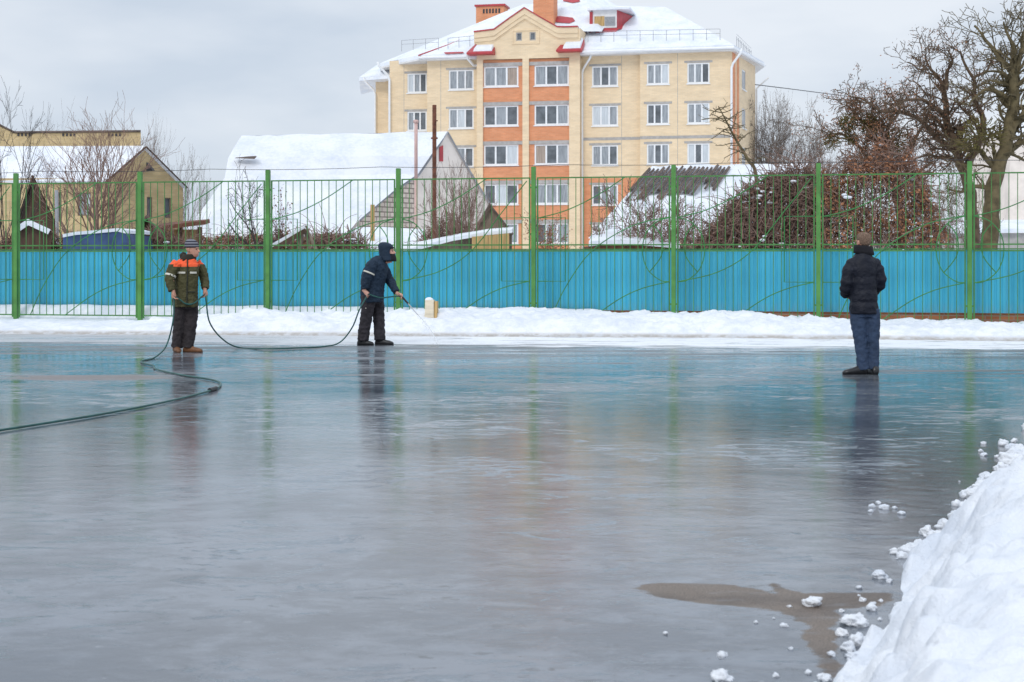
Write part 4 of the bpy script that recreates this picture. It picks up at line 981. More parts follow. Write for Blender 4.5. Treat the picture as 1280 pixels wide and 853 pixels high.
# brown vine hedge
def mound(name, label, spans, Y, leafm, seed, n=9000, twigs=1500, size=.035, depth=1.6, cat='hedge', snow=0, bark=None, dens=.5):
    rnd = random.Random(seed); t = thing(name, label, cat, (X((spans[0][0] + spans[-1][0]) / 2, Y), Y, 0)); m = MB(); lf = MB(); sn = MB()
    x0, x1 = spans[0][0], spans[-1][0]
    def pt():
        while True:
            px = rnd.uniform(x0, x1); yt = lerp_tab(spans, px) + 11 * noise.noise(Vector((px * .055, seed, 0))) + 8 * noise.noise(Vector((px * .19, seed, 3))); zt = Z(yt, Y); z = rnd.random() ** .75 * zt
            if z < .9: continue
            dz = (1 - (z / zt) ** 3); return px, z, zt, Vector((X(px, Y), Y + depth * rnd.uniform(-1, 1) * (.25 + .75 * dz), z))
    for _ in range(twigs):
        px, z, zt, p = pt(); d = Vector((rnd.gauss(0, .6), rnd.gauss(0, .6), rnd.gauss(.3, .7))).normalized(); L = rnd.uniform(.25, 1.0)
        if rnd.random() < .05 and z > zt * .55:     # long arching shoots that leave the mass
            q_ = [p]; dv = Vector((rnd.gauss(0, .5), rnd.gauss(0, .3), 1)).normalized()
            for _k in range(6): dv = (dv + Vector((rnd.gauss(0, .16), 0, -.20))).normalized(); q_.append(q_[-1] + dv * .17)
            m.tube(q_, [.012, .011, .010, .009, .007, .006, .005], 3, cap=False)
        a = p - d * L * .5; mdl = p + Vector((rnd.gauss(0, .05), 0, rnd.gauss(0, .05))); m.tube([a, mdl, p + d * L * .5], [.012, .009, .005], 3, cap=False)
    for _ in range(n):
        px, z, zt, c = pt()
        if noise.noise(c * 1.6) < dens - .68 + .25 * rnd.random(): continue
        a = Vector((rnd.gauss(0, 1), rnd.gauss(0, 1), rnd.gauss(0, 1))).normalized(); b = a.orthogonal().normalized(); s_ = size * rnd.uniform(.6, 1.5); lf.quad(c - a * s_, c + b * s_ * .7, c + a * s_, c - b * s_ * .7)
    for _ in range(snow):
        px, z, zt, c = pt()
        if noise.noise(c * 1.1 + Vector((3, 3, 3))) < .25: continue
        sn.ball((c.x, c.y - .1, c.z), rnd.uniform(.02, .075), 4, (1.6, 1, .6), rnd.random() * 3)
    st = MB()
    for k in range(9):
        px = x0 + (x1 - x0) * (k + .5) / 9; st.tube([(X(px, Y), Y + rnd.uniform(-.3, .3), 0), (X(px, Y) + rnd.gauss(0, .2), Y, .7), (X(px, Y) + rnd.gauss(0, .4), Y, 1.5)], [.06, .045, .02], 5)
    st.build('trunk', M['bark_dark'], t); m.build('crown', bark or M['bark_red'], t); lf.build('foliage', leafm, t)
    if snow: sn.build('snow_clump', SNOW, t)['kind'] = 'stuff'
mound('vine_hedge', 'broad dark brown tangle of vines sloping up beside the corrugated roof', [(868, 306), (885, 292), (900, 270), (918, 256), (932, 234), (948, 232), (960, 214), (978, 220), (995, 206), (1012, 218), (1030, 214)], 36, M['leaf_brown'], 41, n=13000, twigs=3600, snow=420, depth=1.2)
mound('vine_hedge', 'rust red leafy thicket right of the fence post behind the man in navy', [(1015, 240), (1028, 214), (1042, 226), (1058, 194), (1076, 210), (1092, 182), (1106, 176), (1122, 196), (1138, 184), (1150, 222), (1163, 240), (1180, 290)], 35, M['leaf_rust'], 42, n=15000, twigs=1800, snow=260, size=.038, depth=1.2)
mound('brush_hedge', 'low reddish brown brush strip along the foot of the barn roof', [(228, 297), (260, 295), (300, 296), (340, 295), (400, 295), (430, 300), (452, 305)], 48, M['leaf_rust'], 43, n=5200, twigs=1500, size=.04, depth=.5, bark=M['bark_red'], dens=.2, snow=30)
mound('brush_hedge', 'low brown brush strewn with snow behind the leaning board ramp', [(395, 298), (415, 294), (440, 297), (460, 303)], 37, M['leaf_brown'], 44, n=1600, twigs=600, size=.03, depth=.5, snow=70)
mound('brush_hedge', 'dark brush and twigs around the base of the rusty pole', [(525, 302), (545, 278), (565, 275), (590, 285)], 45, M['leaf_brown'], 45, n=1500, twigs=700, size=.035, depth=.6, snow=20)
mound('brush_hedge', 'brown undergrowth along the fence below the yellow house', [(0, 300), (60, 297), (120, 300), (165, 295), (210, 292), (236, 300)], 39.5, M['leaf_brown'], 46, n=2200, twigs=1500, size=.03, depth=.4, snow=30)
# right hand trees
def limb_tree(name, label, Y, bark, limbs, seed, dens=5.5, tw=.75, leaf=None, nleaf=0, clumps=()):
    rnd = random.Random(seed); base = Vector((X(limbs[0][0][0][0], Y), Y, 0)); t = thing(name, label, 'tree', tuple(base)); cw = MB(); tips = []
    prm = dict(wig=.27, up=.02, nb=(5, 5, 4, 3), lv=4, an=.85, lr=.55, rr=.6, t0=.2, rmin=.0085)
    for i, (pp, r0, r1) in enumerate(limbs):
        dz = 0 if i == 0 else rnd.uniform(-1.1, 1.1); n_ = len(pp)
        w_ = [P(a, b, Y + (dz * k / (n_ - 1))) for k, (a, b) in enumerate(pp)]
        if i == 0: w_ = [base] + w_
        sp_ = spline(w_, 7); L = sum((q - p).length for p, q in zip(sp_, sp_[1:]))
        sp_ = [p + Vector((noise.noise(p * 2.4 + Vector((i, 0, 0))), 0, noise.noise(p * 2.1 + Vector((0, i, 4))))) * .09 * (0 if (k == 0) else 1) for k, p in enumerate(sp_)]
        rad = [r0 + (r1 - r0) * k / (len(sp_) - 1) for k in range(len(sp_))]
        if i == 0: mb = MB(); mb.tube(sp_, rad, 9); mb.build('trunk', bark, t, smooth=True)
        else: cw.tube(sp_, rad, 7)
        k0 = int(len(sp_) * (.45 if i == 0 else .12)); cnt = int(L * (1 - .3 * (i == 0)) * dens)
        for _ in range(cnt):
            k = rnd.randint(k0, len(sp_) - 2); ax = (sp_[k + 1] - sp_[k]).normalized(); pr = ax.orthogonal().normalized(); pr.rotate(Matrix.Rotation(rnd.random() * 6.283, 3, ax))
            an = rnd.uniform(.6, 1.3); nd = (ax * math.cos(an) + pr * math.sin(an) + Vector((0, 0, .25))).normalized()
            grow(cw, rnd, sp_[k], nd, tw * rnd.uniform(.5, 1.3), max(.012, rad[k] * .4), 2, prm, tips)
    co = cw.build('crown', bark, t)
    if leaf: m = MB(); leaf_cloud(m, rnd, tips, nleaf, .026, .08); m.build('foliage', leaf, co)
    for (a, b, rpx, n_) in clumps:
        m = MB(); c = P(a, b, Y); R_ = rpx * Y / F
        for _ in range(n_):
            v = Vector((rnd.gauss(0, 1), rnd.gauss(0, 1), rnd.gauss(0, .85))).normalized() * R_ * rnd.random() ** .45; e = v * rnd.uniform(.05, .4) + Vector((rnd.gauss(0, .03), 0, rnd.gauss(0, .03)))
            m.tube([c + v, c + v + e], .011, 3, cap=False)
        m.build('mistletoe', M['leaf_olive'], co)['kind'] = 'stuff'
limb_tree('oak_tree', 'rust leafed tree with drooping twigs and olive clumps behind the thicket', 43, M['bark_brown'], [
    ([(1128, 290), (1120, 240), (1112, 205), (1106, 176), (1104, 150)], .15, .04), ([(1114, 212), (1098, 186), (1086, 160), (1070, 142), (1058, 132)], .08, .02), ([(1108, 186), (1112, 160), (1124, 140), (1120, 124)], .07, .02),
    ([(1118, 228), (1090, 205), (1070, 180), (1052, 168), (1040, 172)], .08, .02), ([(1116, 215), (1136, 190), (1150, 165), (1160, 158)], .08, .02), ([(1118, 235), (1144, 222), (1160, 205), (1172, 208)], .07, .02), ([(1104, 165), (1092, 146), (1090, 130)], .05, .015), ([(1112, 205), (1094, 200), (1074, 204), (1056, 214)], .06, .018)],
    60, dens=10, tw=.85, leaf=M['leaf_rust'], nleaf=9000, clumps=[(1061, 154, 11, 420), (1064, 172, 8, 240), (1087, 157, 13, 500), (1117, 182, 20, 450), (1040, 178, 10, 160)])
limb_tree('pear_tree', 'gnarled brown tree with spreading crooked twigs left of the tallest tree', 40, M['bark_brown'], [
    ([(1216, 280), (1210, 235), (1202, 208), (1194, 180), (1185, 150), (1181, 118)], .19, .07), ([(1181, 120), (1176, 104), (1163, 88), (1156, 70)], .07, .02), ([(1182, 112), (1184, 92), (1188, 76), (1184, 64)], .06, .02),
    ([(1206, 215), (1222, 180), (1230, 152), (1219, 125), (1214, 95), (1200, 66)], .12, .025), ([(1216, 100), (1232, 88), (1240, 78)], .05, .02), ([(1190, 168), (1178, 140), (1160, 126), (1138, 124), (1120, 132)], .075, .02),
    ([(1196, 190), (1170, 172), (1150, 150), (1128, 141), (1100, 138), (1075, 122), (1062, 120)], .08, .018), ([(1222, 150), (1205, 140), (1198, 122)], .05, .02), ([(1200, 205), (1180, 198), (1160, 192), (1142, 200)], .07, .02), ([(1160, 88), (1148, 84), (1136, 78)], .03, .014)], 61, dens=9, leaf=M['leaf_rust'], nleaf=2200)
limb_tree('pear_tree', 'tallest bare mossy tree at the right edge', 38, M['bark_moss'], [
    ([(1239, 280), (1243, 235), (1250, 205), (1262, 160), (1268, 115), (1267, 86)], .24, .10), ([(1267, 88), (1256, 76), (1240, 62), (1230, 48), (1219, 34)], .085, .02), ([(1267, 86), (1266, 62), (1258, 44), (1256, 26)], .075, .02),
    ([(1268, 92), (1276, 66), (1281, 40), (1290, 22)], .085, .025), ([(1264, 128), (1250, 116), (1234, 112), (1220, 120), (1208, 134)], .075, .018), ([(1258, 170), (1275, 150), (1290, 128), (1310, 110)], .11, .03),
    ([(1252, 198), (1270, 182), (1292, 172), (1318, 150)], .12, .03), ([(1266, 100), (1250, 90), (1238, 88), (1228, 96)], .05, .015), ([(1246, 215), (1232, 196), (1215, 186), (1196, 184)], .09, .02), ([(1268, 110), (1284, 96), (1300, 84)], .07, .02), ([(1244, 240), (1222, 232), (1200, 240), (1182, 236)], .07, .02)], 62, dens=8, tw=.8, clumps=[(1225, 172, 26, 420)])
tree('bare_shrub', 'mossy leafless shrub under the gnarled trees at right', 1208, 45, 190, 54, M['bark_moss'], stems=7, nb=(6, 5, 3), an=.7, r0=.04, t0=.2, wmax=150, spread=.6, cat='shrub', wig=.2, leaf=M['leaf_olive'], nleaf=900, lsize=.028)
tree('bare_shrub', 'greyish twiggy shrub above the vine hedge before the far bare trees', 1010, 48, 175, 55, M['bark_red'], stems=8, nb=(6, 5, 4), an=.6, r0=.04, t0=.25, wmax=130, spread=.5, cat='shrub', leaf=M['leaf_brown'], nleaf=700, lsize=.03)

# ================================================================== PEOPLE
def remesh(o, vox, smooth_it=2, disp=None):
    r = o.modifiers.new('join', 'REMESH'); r.mode = 'VOXEL'; r.voxel_size = vox; r.use_smooth_shade = True
    s_ = o.modifiers.new('soft', 'SMOOTH'); s_.factor = .5; s_.iterations = smooth_it
    if disp:
        tx = bpy.data.textures.new(o.name + '_folds', 'CLOUDS'); tx.noise_scale = disp[1]; tx.noise_depth = 2
        d = o.modifiers.new('folds', 'DISPLACE'); d.texture = tx; d.strength = disp[0]; d.mid_level = .5; d.texture_coords = 'LOCAL'
SKIN = simple('skin', (.52, .27, .19), .55, .12, 12)
EYE = simple('dark_eye', (.03, .02, .02), .3)
def head(m, c, yaw, pitch=0, s=1.0):
    """face, skull, nose, ears, jaw and neck; forward is yaw (0 = +X)"""
    fx, fy = math.cos(yaw), math.sin(yaw); sx, sy = -fy, fx
    def q(f, l, z): return (c[0] + (fx * (f + pitch * -z) + sx * l) * s, c[1] + (fy * (f + pitch * -z) + sy * l) * s, c[2] + z * s)
    def sec(f, z, rf, rl): p = q(f, 0, z); return (p[0], p[1], p[2], rf * s, rl * s, yaw)
    m.loft([sec(.03, -.118, .03, .025), sec(.025, -.105, .062, .05), sec(.018, -.075, .082, .064), sec(.008, -.035, .092, .072), sec(.0, .0, .098, .077), sec(-.003, .04, .101, .079), sec(-.006, .075, .094, .074), sec(-.008, .102, .07, .055), sec(-.008, .118, .03, .025)], 20)
    m.tube([q(.090, 0, .012), q(.108, 0, -.012), q(.118, 0, -.030), q(.096, 0, -.038)], [.010 * s, .013 * s, .017 * s, .012 * s], 8)      # nose
    m.tube([q(.092, .022, -.060), q(.101, 0, -.062), q(.092, -.022, -.060)], .008 * s, 6); m.tube([q(.088, .02, -.072), q(.097, 0, -.075), q(.088, -.02, -.072)], .008 * s, 6)
    m.tube([q(.088, .045, .022), q(.098, .02, .026), q(.098, -.02, .026), q(.088, -.045, .022)], .010 * s, 6)   # brow
    for l in (-1, 1):
        m.tube([q(-.01, .076 * l, .02), q(-.02, .086 * l, .01), q(-.018, .086 * l, -.02), q(-.005, .076 * l, -.032)], [.012 * s, .014 * s, .012 * s, .01 * s], 6)
    m.tube([q(-.03, 0, -.06), q(-.045, 0, -.13), q(-.05, 0, -.20)], [.058 * s, .056 * s, .07 * s], 12)
    return q
def hand(m, w_, d, side, curl=1.0, s=1.0, palm=(0, 0, -1)):
    """palm block, four curled fingers of different lengths, thumb from the side; w_ wrist, d direction, palm normal"""
    w_ = Vector(w_); d = Vector(d).normalized(); n_ = Vector(palm); n_ = (n_ - d * n_.dot(d)).normalized(); l = d.cross(n_) * side
    m.tube([w_ - d * .03, w_ + d * .01, w_ + d * .045, w_ + d * .085], [.027 * s, .03 * s, .037 * s, .034 * s], 10)
    for k, (off, L) in enumerate(((.030, .070), (.010, .078), (-.010, .073), (-.029, .057))):
        p = w_ + d * .080 + l * off * s; a = d.copy(); pts = [p - d * .02]
        pts.append(p.copy())
        for j, fr_ in enumerate((.45, .32, .23)):
            a = (a * math.cos(.75 * curl) + (n_ - a * n_.dot(a)).normalized() * math.sin(.75 * curl)).normalized(); p = p + a * L * fr_ * s; pts.append(p.copy())
        m.tube(pts, [.0105 * s, .0105 * s, .010 * s, .009 * s, .0075 * s], 7)
    p = w_ + d * .02 + l * .030 * s; m.tube([w_ + d * .01 + l * .015 * s, p, p + (l * .7 + d * .7) * .030 * s + n_ * .01, p + (l * .35 + d) * .050 * s + n_ * .03], [.014 * s, .014 * s, .012 * s, .009 * s], 7)

def person(label, root, joints, cloth):
    t = thing('person', label, 'person', tuple(root)); return t
def boots(t, f, yaw, mat, name='boot', L=.28, high=.16):
    m = MB(); fx, fy = math.cos(yaw), math.sin(yaw)
    def sec(a, z0, rl, zt): return a, z0, rl, zt
    base = len(m.v); n = 14; secs = [(-.085, .028, .055), (-.07, .042, .10), (-.03, .045, .12), (.03, .043, .105), (.09, .047, .08), (.14, .050, .068), (.18, .040, .055), (.20, .018, .035)]
    k = L / .285
    for (a, rl, zt) in secs:
        for j in range(n):
            tt = 2 * math.pi * j / n; l = rl * math.cos(tt); zz = zt * .5 + zt * .5 * math.sin(tt); zz = max(.0, zz) if math.sin(tt) > -.6 else 0
            m.v.append((f[0] + fx * a * k - fy * l, f[1] + fy * a * k + fx * l, f[2] + zz))
    for i in range(len(secs) - 1):
        for j in range(n): a = base + i * n + j; b = base + i * n + (j + 1) % n; m.f.append((a, b, b + n, a + n)); m.mi.append(0)
    m.f.append(tuple(base + j for j in reversed(range(n)))); m.f.append(tuple(base + (len(secs) - 1) * n + j for j in range(n))); m.mi += [0, 0]
    m.tube([(f[0] - fx * .015, f[1] - fy * .015, f[2] + .05), (f[0] - fx * .02, f[1] - fy * .02, f[2] + high)], [.05, .055], 14)
    o = m.build(name, mat, t, world=False, smooth=True); return o

# ---- man 1: olive jacket with orange yoke, faces right and a little to the camera
p1 = G(232, 440.5)
man1 = thing('person', 'man in olive jacket with orange yoke and striped knit hat holding a green hose', 'person', tuple(p1))
hd = (.105, -.02, 1.545); yw = R(-18)
m = MB(); q = head(m, hd, yw, .08, .98)
sh1r, sh1l = (-.13, -.13, 1.34), (.15, .13, 1.34)
el_r, wr_r = (-.165, -.20, 1.10), (-.13, -.235, .915); el_l, wr_l = (.26, .13, 1.10), (.285, .02, .945)
m.loft([(0, 0, .8, .13, .10, 0), (0, 0, 1.1, .14, .10, 0), (.02, 0, 1.34, .15, .09, .3), (.04, 0, 1.42, .06, .06, 0)], 16)
for a, b, c_ in ((sh1r, el_r, wr_r), (sh1l, el_l, wr_l)): m.tube([a, b, c_], [.045, .038, .027], 10)
hand(m, (-.128, -.238, .905), (.15, -.1, -1), 1, 1.1, 1.0, palm=(.9, 0, 0)); hand(m, (.29, .015, .935), (.12, -.1, -1), -1, 1.1, 1.0, palm=(-.9, -.2, 0))
m.tube([(-.07, .0, .85), (-.08, 0, .6), (-.095, .01, .40), (-.12, .02, .22), (-.135, .03, .07)], [.075, .06, .05, .04, .035], 10); m.tube([(.075, .03, .85), (.075, .03, .6), (.07, .02, .40), (.055, .01, .22), (.035, .0, .07)], [.075, .06, .05, .04, .035], 10)
bd = m.build('body', SKIN, man1, world=False); remesh(bd, .0045, 1)
for l in (-.032, .032):
    m = MB(); e_ = q(.088, l, .004); m.ball(e_, .0105, 5); m.build('eye', EYE, man1, world=False)
OL, ORG = (.075, .070, .030), (.92, .13, .045)
m = MB()
ty = R(-28)
m.loft([(-.005, -.01, .685, .205, .165, ty), (-.005, -.01, .72, .208, .168, ty), (-.005, -.01, .86, .200, .162, ty), (.005, -.01, .98, .190, .152, ty), (.01, -.01, 1.10, .200, .150, ty), (.01, -.01, 1.22, .212, .148, ty), (.015, -.005, 1.32, .205, .135, ty), (.02, 0, 1.385, .15, .105, ty), (.03, 0, 1.43, .09, .08, ty)], 26)
m.tube([(-.10, -.09, 1.335), (-.155, -.14, 1.27), (-.195, -.18, 1.13), (-.185, -.205, 1.05), (-.15, -.235, .93)], [.078, .085, .074, .068, .056], 14)
m.tube([(.14, .09, 1.335), (.205, .13, 1.26), (.255, .12, 1.12), (.275, .08, 1.03), (.285, .03, .955)], [.078, .08, .07, .064, .055], 14)
jm = zoned('olive_jacket_cloth', OL, [(1.288, 1.43, -.135, .20, ORG), (1.325, 1.42, -.3, -.1349, ORG), (1.325, 1.42, .1999, .4, ORG)], puff=(9, .7))
jk = m.build('jacket', jm, man1, world=False); remesh(jk, .008, 1, (.036, .055))
STR = simple('reflective_tape', (.62, .60, .52), .4, .1, 6)
def ring(o, ax, r0, ry, w_, mat, name='reflective_stripe', par=None, yaw=0):
    m = MB(); m.tube([Vector(o) - Vector(ax).normalized() * w_ / 2, Vector(o) + Vector(ax).normalized() * w_ / 2], r0, 16); return m.build(name, mat, par, world=False, smooth=False)
ring((-.187, -.170, 1.155), (.04, .04, .14), .084, 0, .028, STR, par=jk)
# chest tape: two short strips either side of the zip, following the front of the torso
def strip(par, cx, cy, rx, ry, yaw, z, a0, a1, h, mat, name='reflective_stripe', off=.012, k=10):
    m = MB(); o_ = []
    for i in range(k + 1):
        t = a0 + (a1 - a0) * i / k; a = (rx + off) * math.cos(t); b = (ry + off) * math.sin(t); c, s_ = math.cos(yaw), math.sin(yaw); o_.append((cx + a * c - b * s_, cy + a * s_ + b * c))
    for (a, b) in zip(o_, o_[1:]):
        ia = (cx + (a[0] - cx) * .94, cy + (a[1] - cy) * .94); ib = (cx + (b[0] - cx) * .94, cy + (b[1] - cy) * .94)
        m.hexa([(a[0], a[1], z), (b[0], b[1], z), (ib[0], ib[1], z), (ia[0], ia[1], z)], [(a[0], a[1], z + h), (b[0], b[1], z + h), (ib[0], ib[1], z + h), (ia[0], ia[1], z + h)])
    return m.build(name, mat, par, world=False)
DK = simple('dark_seam', (.02, .022, .014), .7)
strip(jk, .01, -.01, .212, .148, ty, 1.185, R(-108), R(-62), .028, STR); strip(jk, .01, -.01, .212, .148, ty, 1.185, R(-42), R(-8), .028, STR)
strip(jk, -.003, -.01, .200, .162, ty, .905, R(-150), R(-100), .014, DK, 'pocket_flap'); strip(jk, -.003, -.01, .200, .162, ty, .905, R(-45), R(-5), .014, DK, 'pocket_flap')
m = MB(); zp = []
for z_ in (.70, .85, 1.0, 1.15, 1.3, 1.40):
    rx = lerp_tab([(.7, .208), (.98, .19), (1.22, .212), (1.4, .15)], z_); ry = lerp_tab([(.7, .168), (.98, .152), (1.22, .148), (1.4, .105)], z_)
    t = R(-52); a = (rx + .010) * math.cos(t); b = (ry + .010) * math.sin(t); zp.append((.01 + a * math.cos(ty) - b * math.sin(ty), -.01 + a * math.sin(ty) + b * math.cos(ty), z_))
m.tube(zp, .010, 6); m.build('zip', DK, jk, world=False)
m = MB(); m.loft([(.03, .005, 1.37, .135, .115, ty), (.04, 0, 1.41, .125, .11, ty), (.06, 0, 1.455, .115, .105, ty), (.065, 0, 1.475, .108, .10, ty), (.065, 0, 1.46, .09, .085, ty), (.05, 0, 1.40, .08, .075, ty)], 20); m.tube([(-.03, .02, 1.40), (-.045, .02, 1.46), (-.02, .02, 1.50)], [.05, .055, .03], 10)
cl = m.build('collar', simple('dark_collar', (.028, .026, .017), .9, .2), jk, world=False, smooth=True)
TR1 = simple('black_trousers_cloth', (.028, .022, .024), .85, .25, 12, bump=.4, bscale=14)
m = MB(); m.loft([(0, 0, .66, .165, .13, ty), (0, 0, .85, .17, .14, ty)], 20)
m.tube([(-.07, .0, .78), (-.08, 0, .6), (-.095, .01, .40), (-.12, .02, .22), (-.135, .03, .07)], [.115, .108, .096, .086, .084], 16); m.tube([(.075, .03, .78), (.075, .03, .6), (.07, .02, .40), (.055, .01, .22), (.035, .0, .07)], [.11, .105, .094, .084, .084], 16)
tr = m.build('trousers', TR1, man1, world=False); remesh(tr, .009, 1, (.036, .06))
BT = simple('brown_boot_leather', (.17, .075, .032), .6, .25, 14)
boots(man1, (-.145, .02, 0), R(-65), BT, L=.29); boots(man1, (.055, -.01, 0), R(-15), BT, L=.31)
m = MB(); hq = lambda f, z: q(f, 0, z)
a = []
for (f, z, rf, rl) in ((-.002, .028, .104, .086), (-.004, .040, .110, .092), (-.006, .075, .110, .092), (-.008, .11, .100, .084), (-.012, .140, .076, .064), (-.016, .157, .040, .034), (-.016, .163, .012, .010)):
    p = q(f, 0, z); a.append((p[0], p[1], p[2], rf, rl, yw))
m.loft(a, 22)
nh = N('striped_knit'); sz = nh.sep(nh.tc.outputs['Object'])[2]; band_ = nh.math('GREATER_THAN', nh.math('SINE', nh.math('MULTIPLY', sz, 150.0)), .15)
nh.set(col=nh.mix(band_, (.045, .048, .065), (.24, .24, .27)), rough=.95, spec=.1); nh.bump(nh.noise(nh.tc.outputs['Object'], 120, 2), .4, .004)
m.build('knit_hat', nh.m, man1, world=False, smooth=True)

# ---- man 2: hooded navy workwear, profile to the right, spraying
p2 = G(466, 431.5)
man2 = thing('person', 'man in navy hooded jacket and dark trousers spraying water from a lance', 'person', tuple(p2))
m = MB(); hd2 = (.245, 0, 1.525); yw2 = R(-12); q2_ = head(m, hd2, yw2, .28, .98)
m.loft([(-.03, 0, .8, .12, .14, 0), (0, 0, 1.1, .12, .15, 0), (.07, 0, 1.36, .10, .14, 0), (.14, 0, 1.42, .06, .06, 0)], 16)
w2r = (-.115, -.24, .885); w2l = (.405, -.04, .835)
m.tube([(.03, -.17, 1.34), (-.07, -.22, 1.1), w2r], [.045, .038, .027], 10); m.tube([(.10, .16, 1.33), (.27, .10, 1.03), w2l], [.045, .038, .027], 10)
hand(m, w2r, (.55, -.1, -.5), 1, 1.15, 1.0, palm=(.3, .3, -1)); hand(m, w2l, (.8, -.1, -.45), -1, 1.2, 1.0, palm=(-.2, -.6, -.8))
m.tube([(-.05, -.09, .85), (-.075, -.09, .62), (-.095, -.08, .45), (-.135, -.07, .25), (-.155, -.07, .08)], [.075, .06, .05, .04, .035], 10); m.tube([(.04, .09, .85), (.07, .09, .62), (.085, .09, .45), (.10, .08, .25), (.11, .07, .08)], [.075, .06, .05, .04, .035], 10)
bd = m.build('body', simple('pale_skin', (.60, .33, .25), .55, .1, 12), man2, world=False); remesh(bd, .0045, 1)
for l in (-.032, .032):
    m = MB(); m.ball(q2_(.088, l, .004), .0105, 5); m.build('eye', EYE, man2, world=False)
NV = (.013, .028, .052)
m = MB()
m.loft([(-.01, 0, .70, .185, .215, 0), (-.01, 0, .74, .19, .22, 0), (-.01, 0, .86, .190, .215, 0), (.0, 0, 1.0, .195, .21, 0), (.02, 0, 1.12, .205, .215, 0), (.045, 0, 1.24, .196, .215, 0), (.065, 0, 1.33, .165, .20, 0), (.09, 0, 1.40, .115, .145, 0), (.13, 0, 1.45, .085, .09, 0)], 26)
m.tube([(.035, -.16, 1.345), (-.01, -.215, 1.26), (-.065, -.235, 1.12), (-.09, -.24, 1.04), (-.11, -.24, .92)], [.085, .09, .08, .073, .062], 14)
m.tube([(.09, .15, 1.335), (.17, .17, 1.22), (.26, .12, 1.06), (.32, .04, .97), (.385, -.03, .865)], [.085, .088, .076, .068, .06], 14)
jm2 = zoned('navy_work_cloth', NV, [], puff=(9, .6)); jk2 = m.build('jacket', jm2, man2, world=False); remesh(jk2, .008, 1, (.036, .055))
m = MB(); c_ = Vector(hd2)       # hood with an opening at the face
ho = []
for (f, z, rf, rl) in ((-.055, -.17, .115, .125), (-.045, -.10, .108, .108), (-.034, -.04, .110, .100), (-.022, .03, .113, .100), (-.016, .075, .118, .100), (-.020, .110, .100, .084), (-.026, .133, .06, .052), (-.028, .141, .02, .018)):
    p = q2_(f, 0, z); ho.append((p[0], p[1], p[2], rf, rl, yw2))
m.loft(ho, 22)
hood = m.build('hood', jm2, jk2, world=False)
bo = hood.modifiers.new('opening', 'BOOLEAN')
cm = MB(); p = q2_(.100, 0, -.030); cm.ball(p, .082, 8, (1.0, .85, 1.0), yw2)
me_ = bpy.data.meshes.new('tmp')
# cut the face opening directly in the mesh: drop faces inside the opening ellipsoid
hood.modifiers.clear(); bm = bmesh.new(); bm.from_mesh(hood.data); bmesh.ops.subdivide_edges(bm, edges=bm.edges[:], cuts=2, use_grid_fill=True)
pc = Vector(p); bmesh.ops.delete(bm, geom=[f for f in bm.faces if (f.calc_center_median() - pc).length < .088], context='FACES'); bm.to_mesh(hood.data); bm.free()
for pl_ in hood.data.polygons: pl_.use_smooth = True
ss = hood.modifiers.new('round', 'SMOOTH'); ss.factor = .5; ss.iterations = 12
so = hood.modifiers.new('thickness', 'SOLIDIFY'); so.thickness = .012; so.offset = 1
m = MB(); s3 = []
for (f, z, rf, rl) in ((-.0, -.17, .095, .10), (.012, -.12, .098, .088), (.018, -.08, .092, .078), (.016, -.048, .092, .078), (.014, -.042, .08, .07)):
    pp = q2_(f, 0, z); s3.append((pp[0], pp[1], pp[2], rf, rl, yw2))
m.loft(s3, 18); m.build('scarf', simple('black_scarf', (.012, .013, .018), .95), man2, world=False, smooth=True)
m = MB(); v1_ = [q2_(f, l, z) for f, l, z in ((.085, .08, .052), (.120, .05, .046), (.132, 0, .044), (.120, -.05, .046), (.085, -.08, .052))]; m.hexa(v1_, [tuple(Vector(a) + Vector((-.01, 0, .022))) for a in v1_]); m.build('hat_peak', simple('black_cloth', (.012, .013, .018), .9), man2, world=False)
ring((-.040, -.228, 1.175), (.055, .02, .14), .0965, 0, .024, STR, par=jk2)
m = MB(); m.loft([(-.02, 0, .68, .145, .185, 0), (-.02, 0, .86, .15, .19, 0)], 20)
m.tube([(-.06, -.09, .80), (-.075, -.09, .62), (-.095, -.08, .45), (-.135, -.07, .25), (-.155, -.07, .08)], [.118, .112, .098, .094, .092], 16); m.tube([(.04, .09, .80), (.07, .09, .62), (.085, .09, .45), (.10, .08, .25), (.11, .07, .08)], [.115, .11, .095, .092, .092], 16)
tr = m.build('trousers', simple('dark_work_trousers', (.026, .022, .028), .85, .25, 12, bump=.4, bscale=14), man2, world=False); remesh(tr, .009, 1, (.038, .06))
BB = simple('black_boot_leather', (.018, .018, .020), .45, .25, 14)
boots(man2, (-.165, -.07, 0), R(-5), BB, L=.27); boots(man2, (.12, .07, 0), R(-10), BB, L=.31)
m = MB(); m.box((-.105, -.195, .60), (-.06, -.183, .612)); m.build('reflective_badge', STR, man2, world=False)

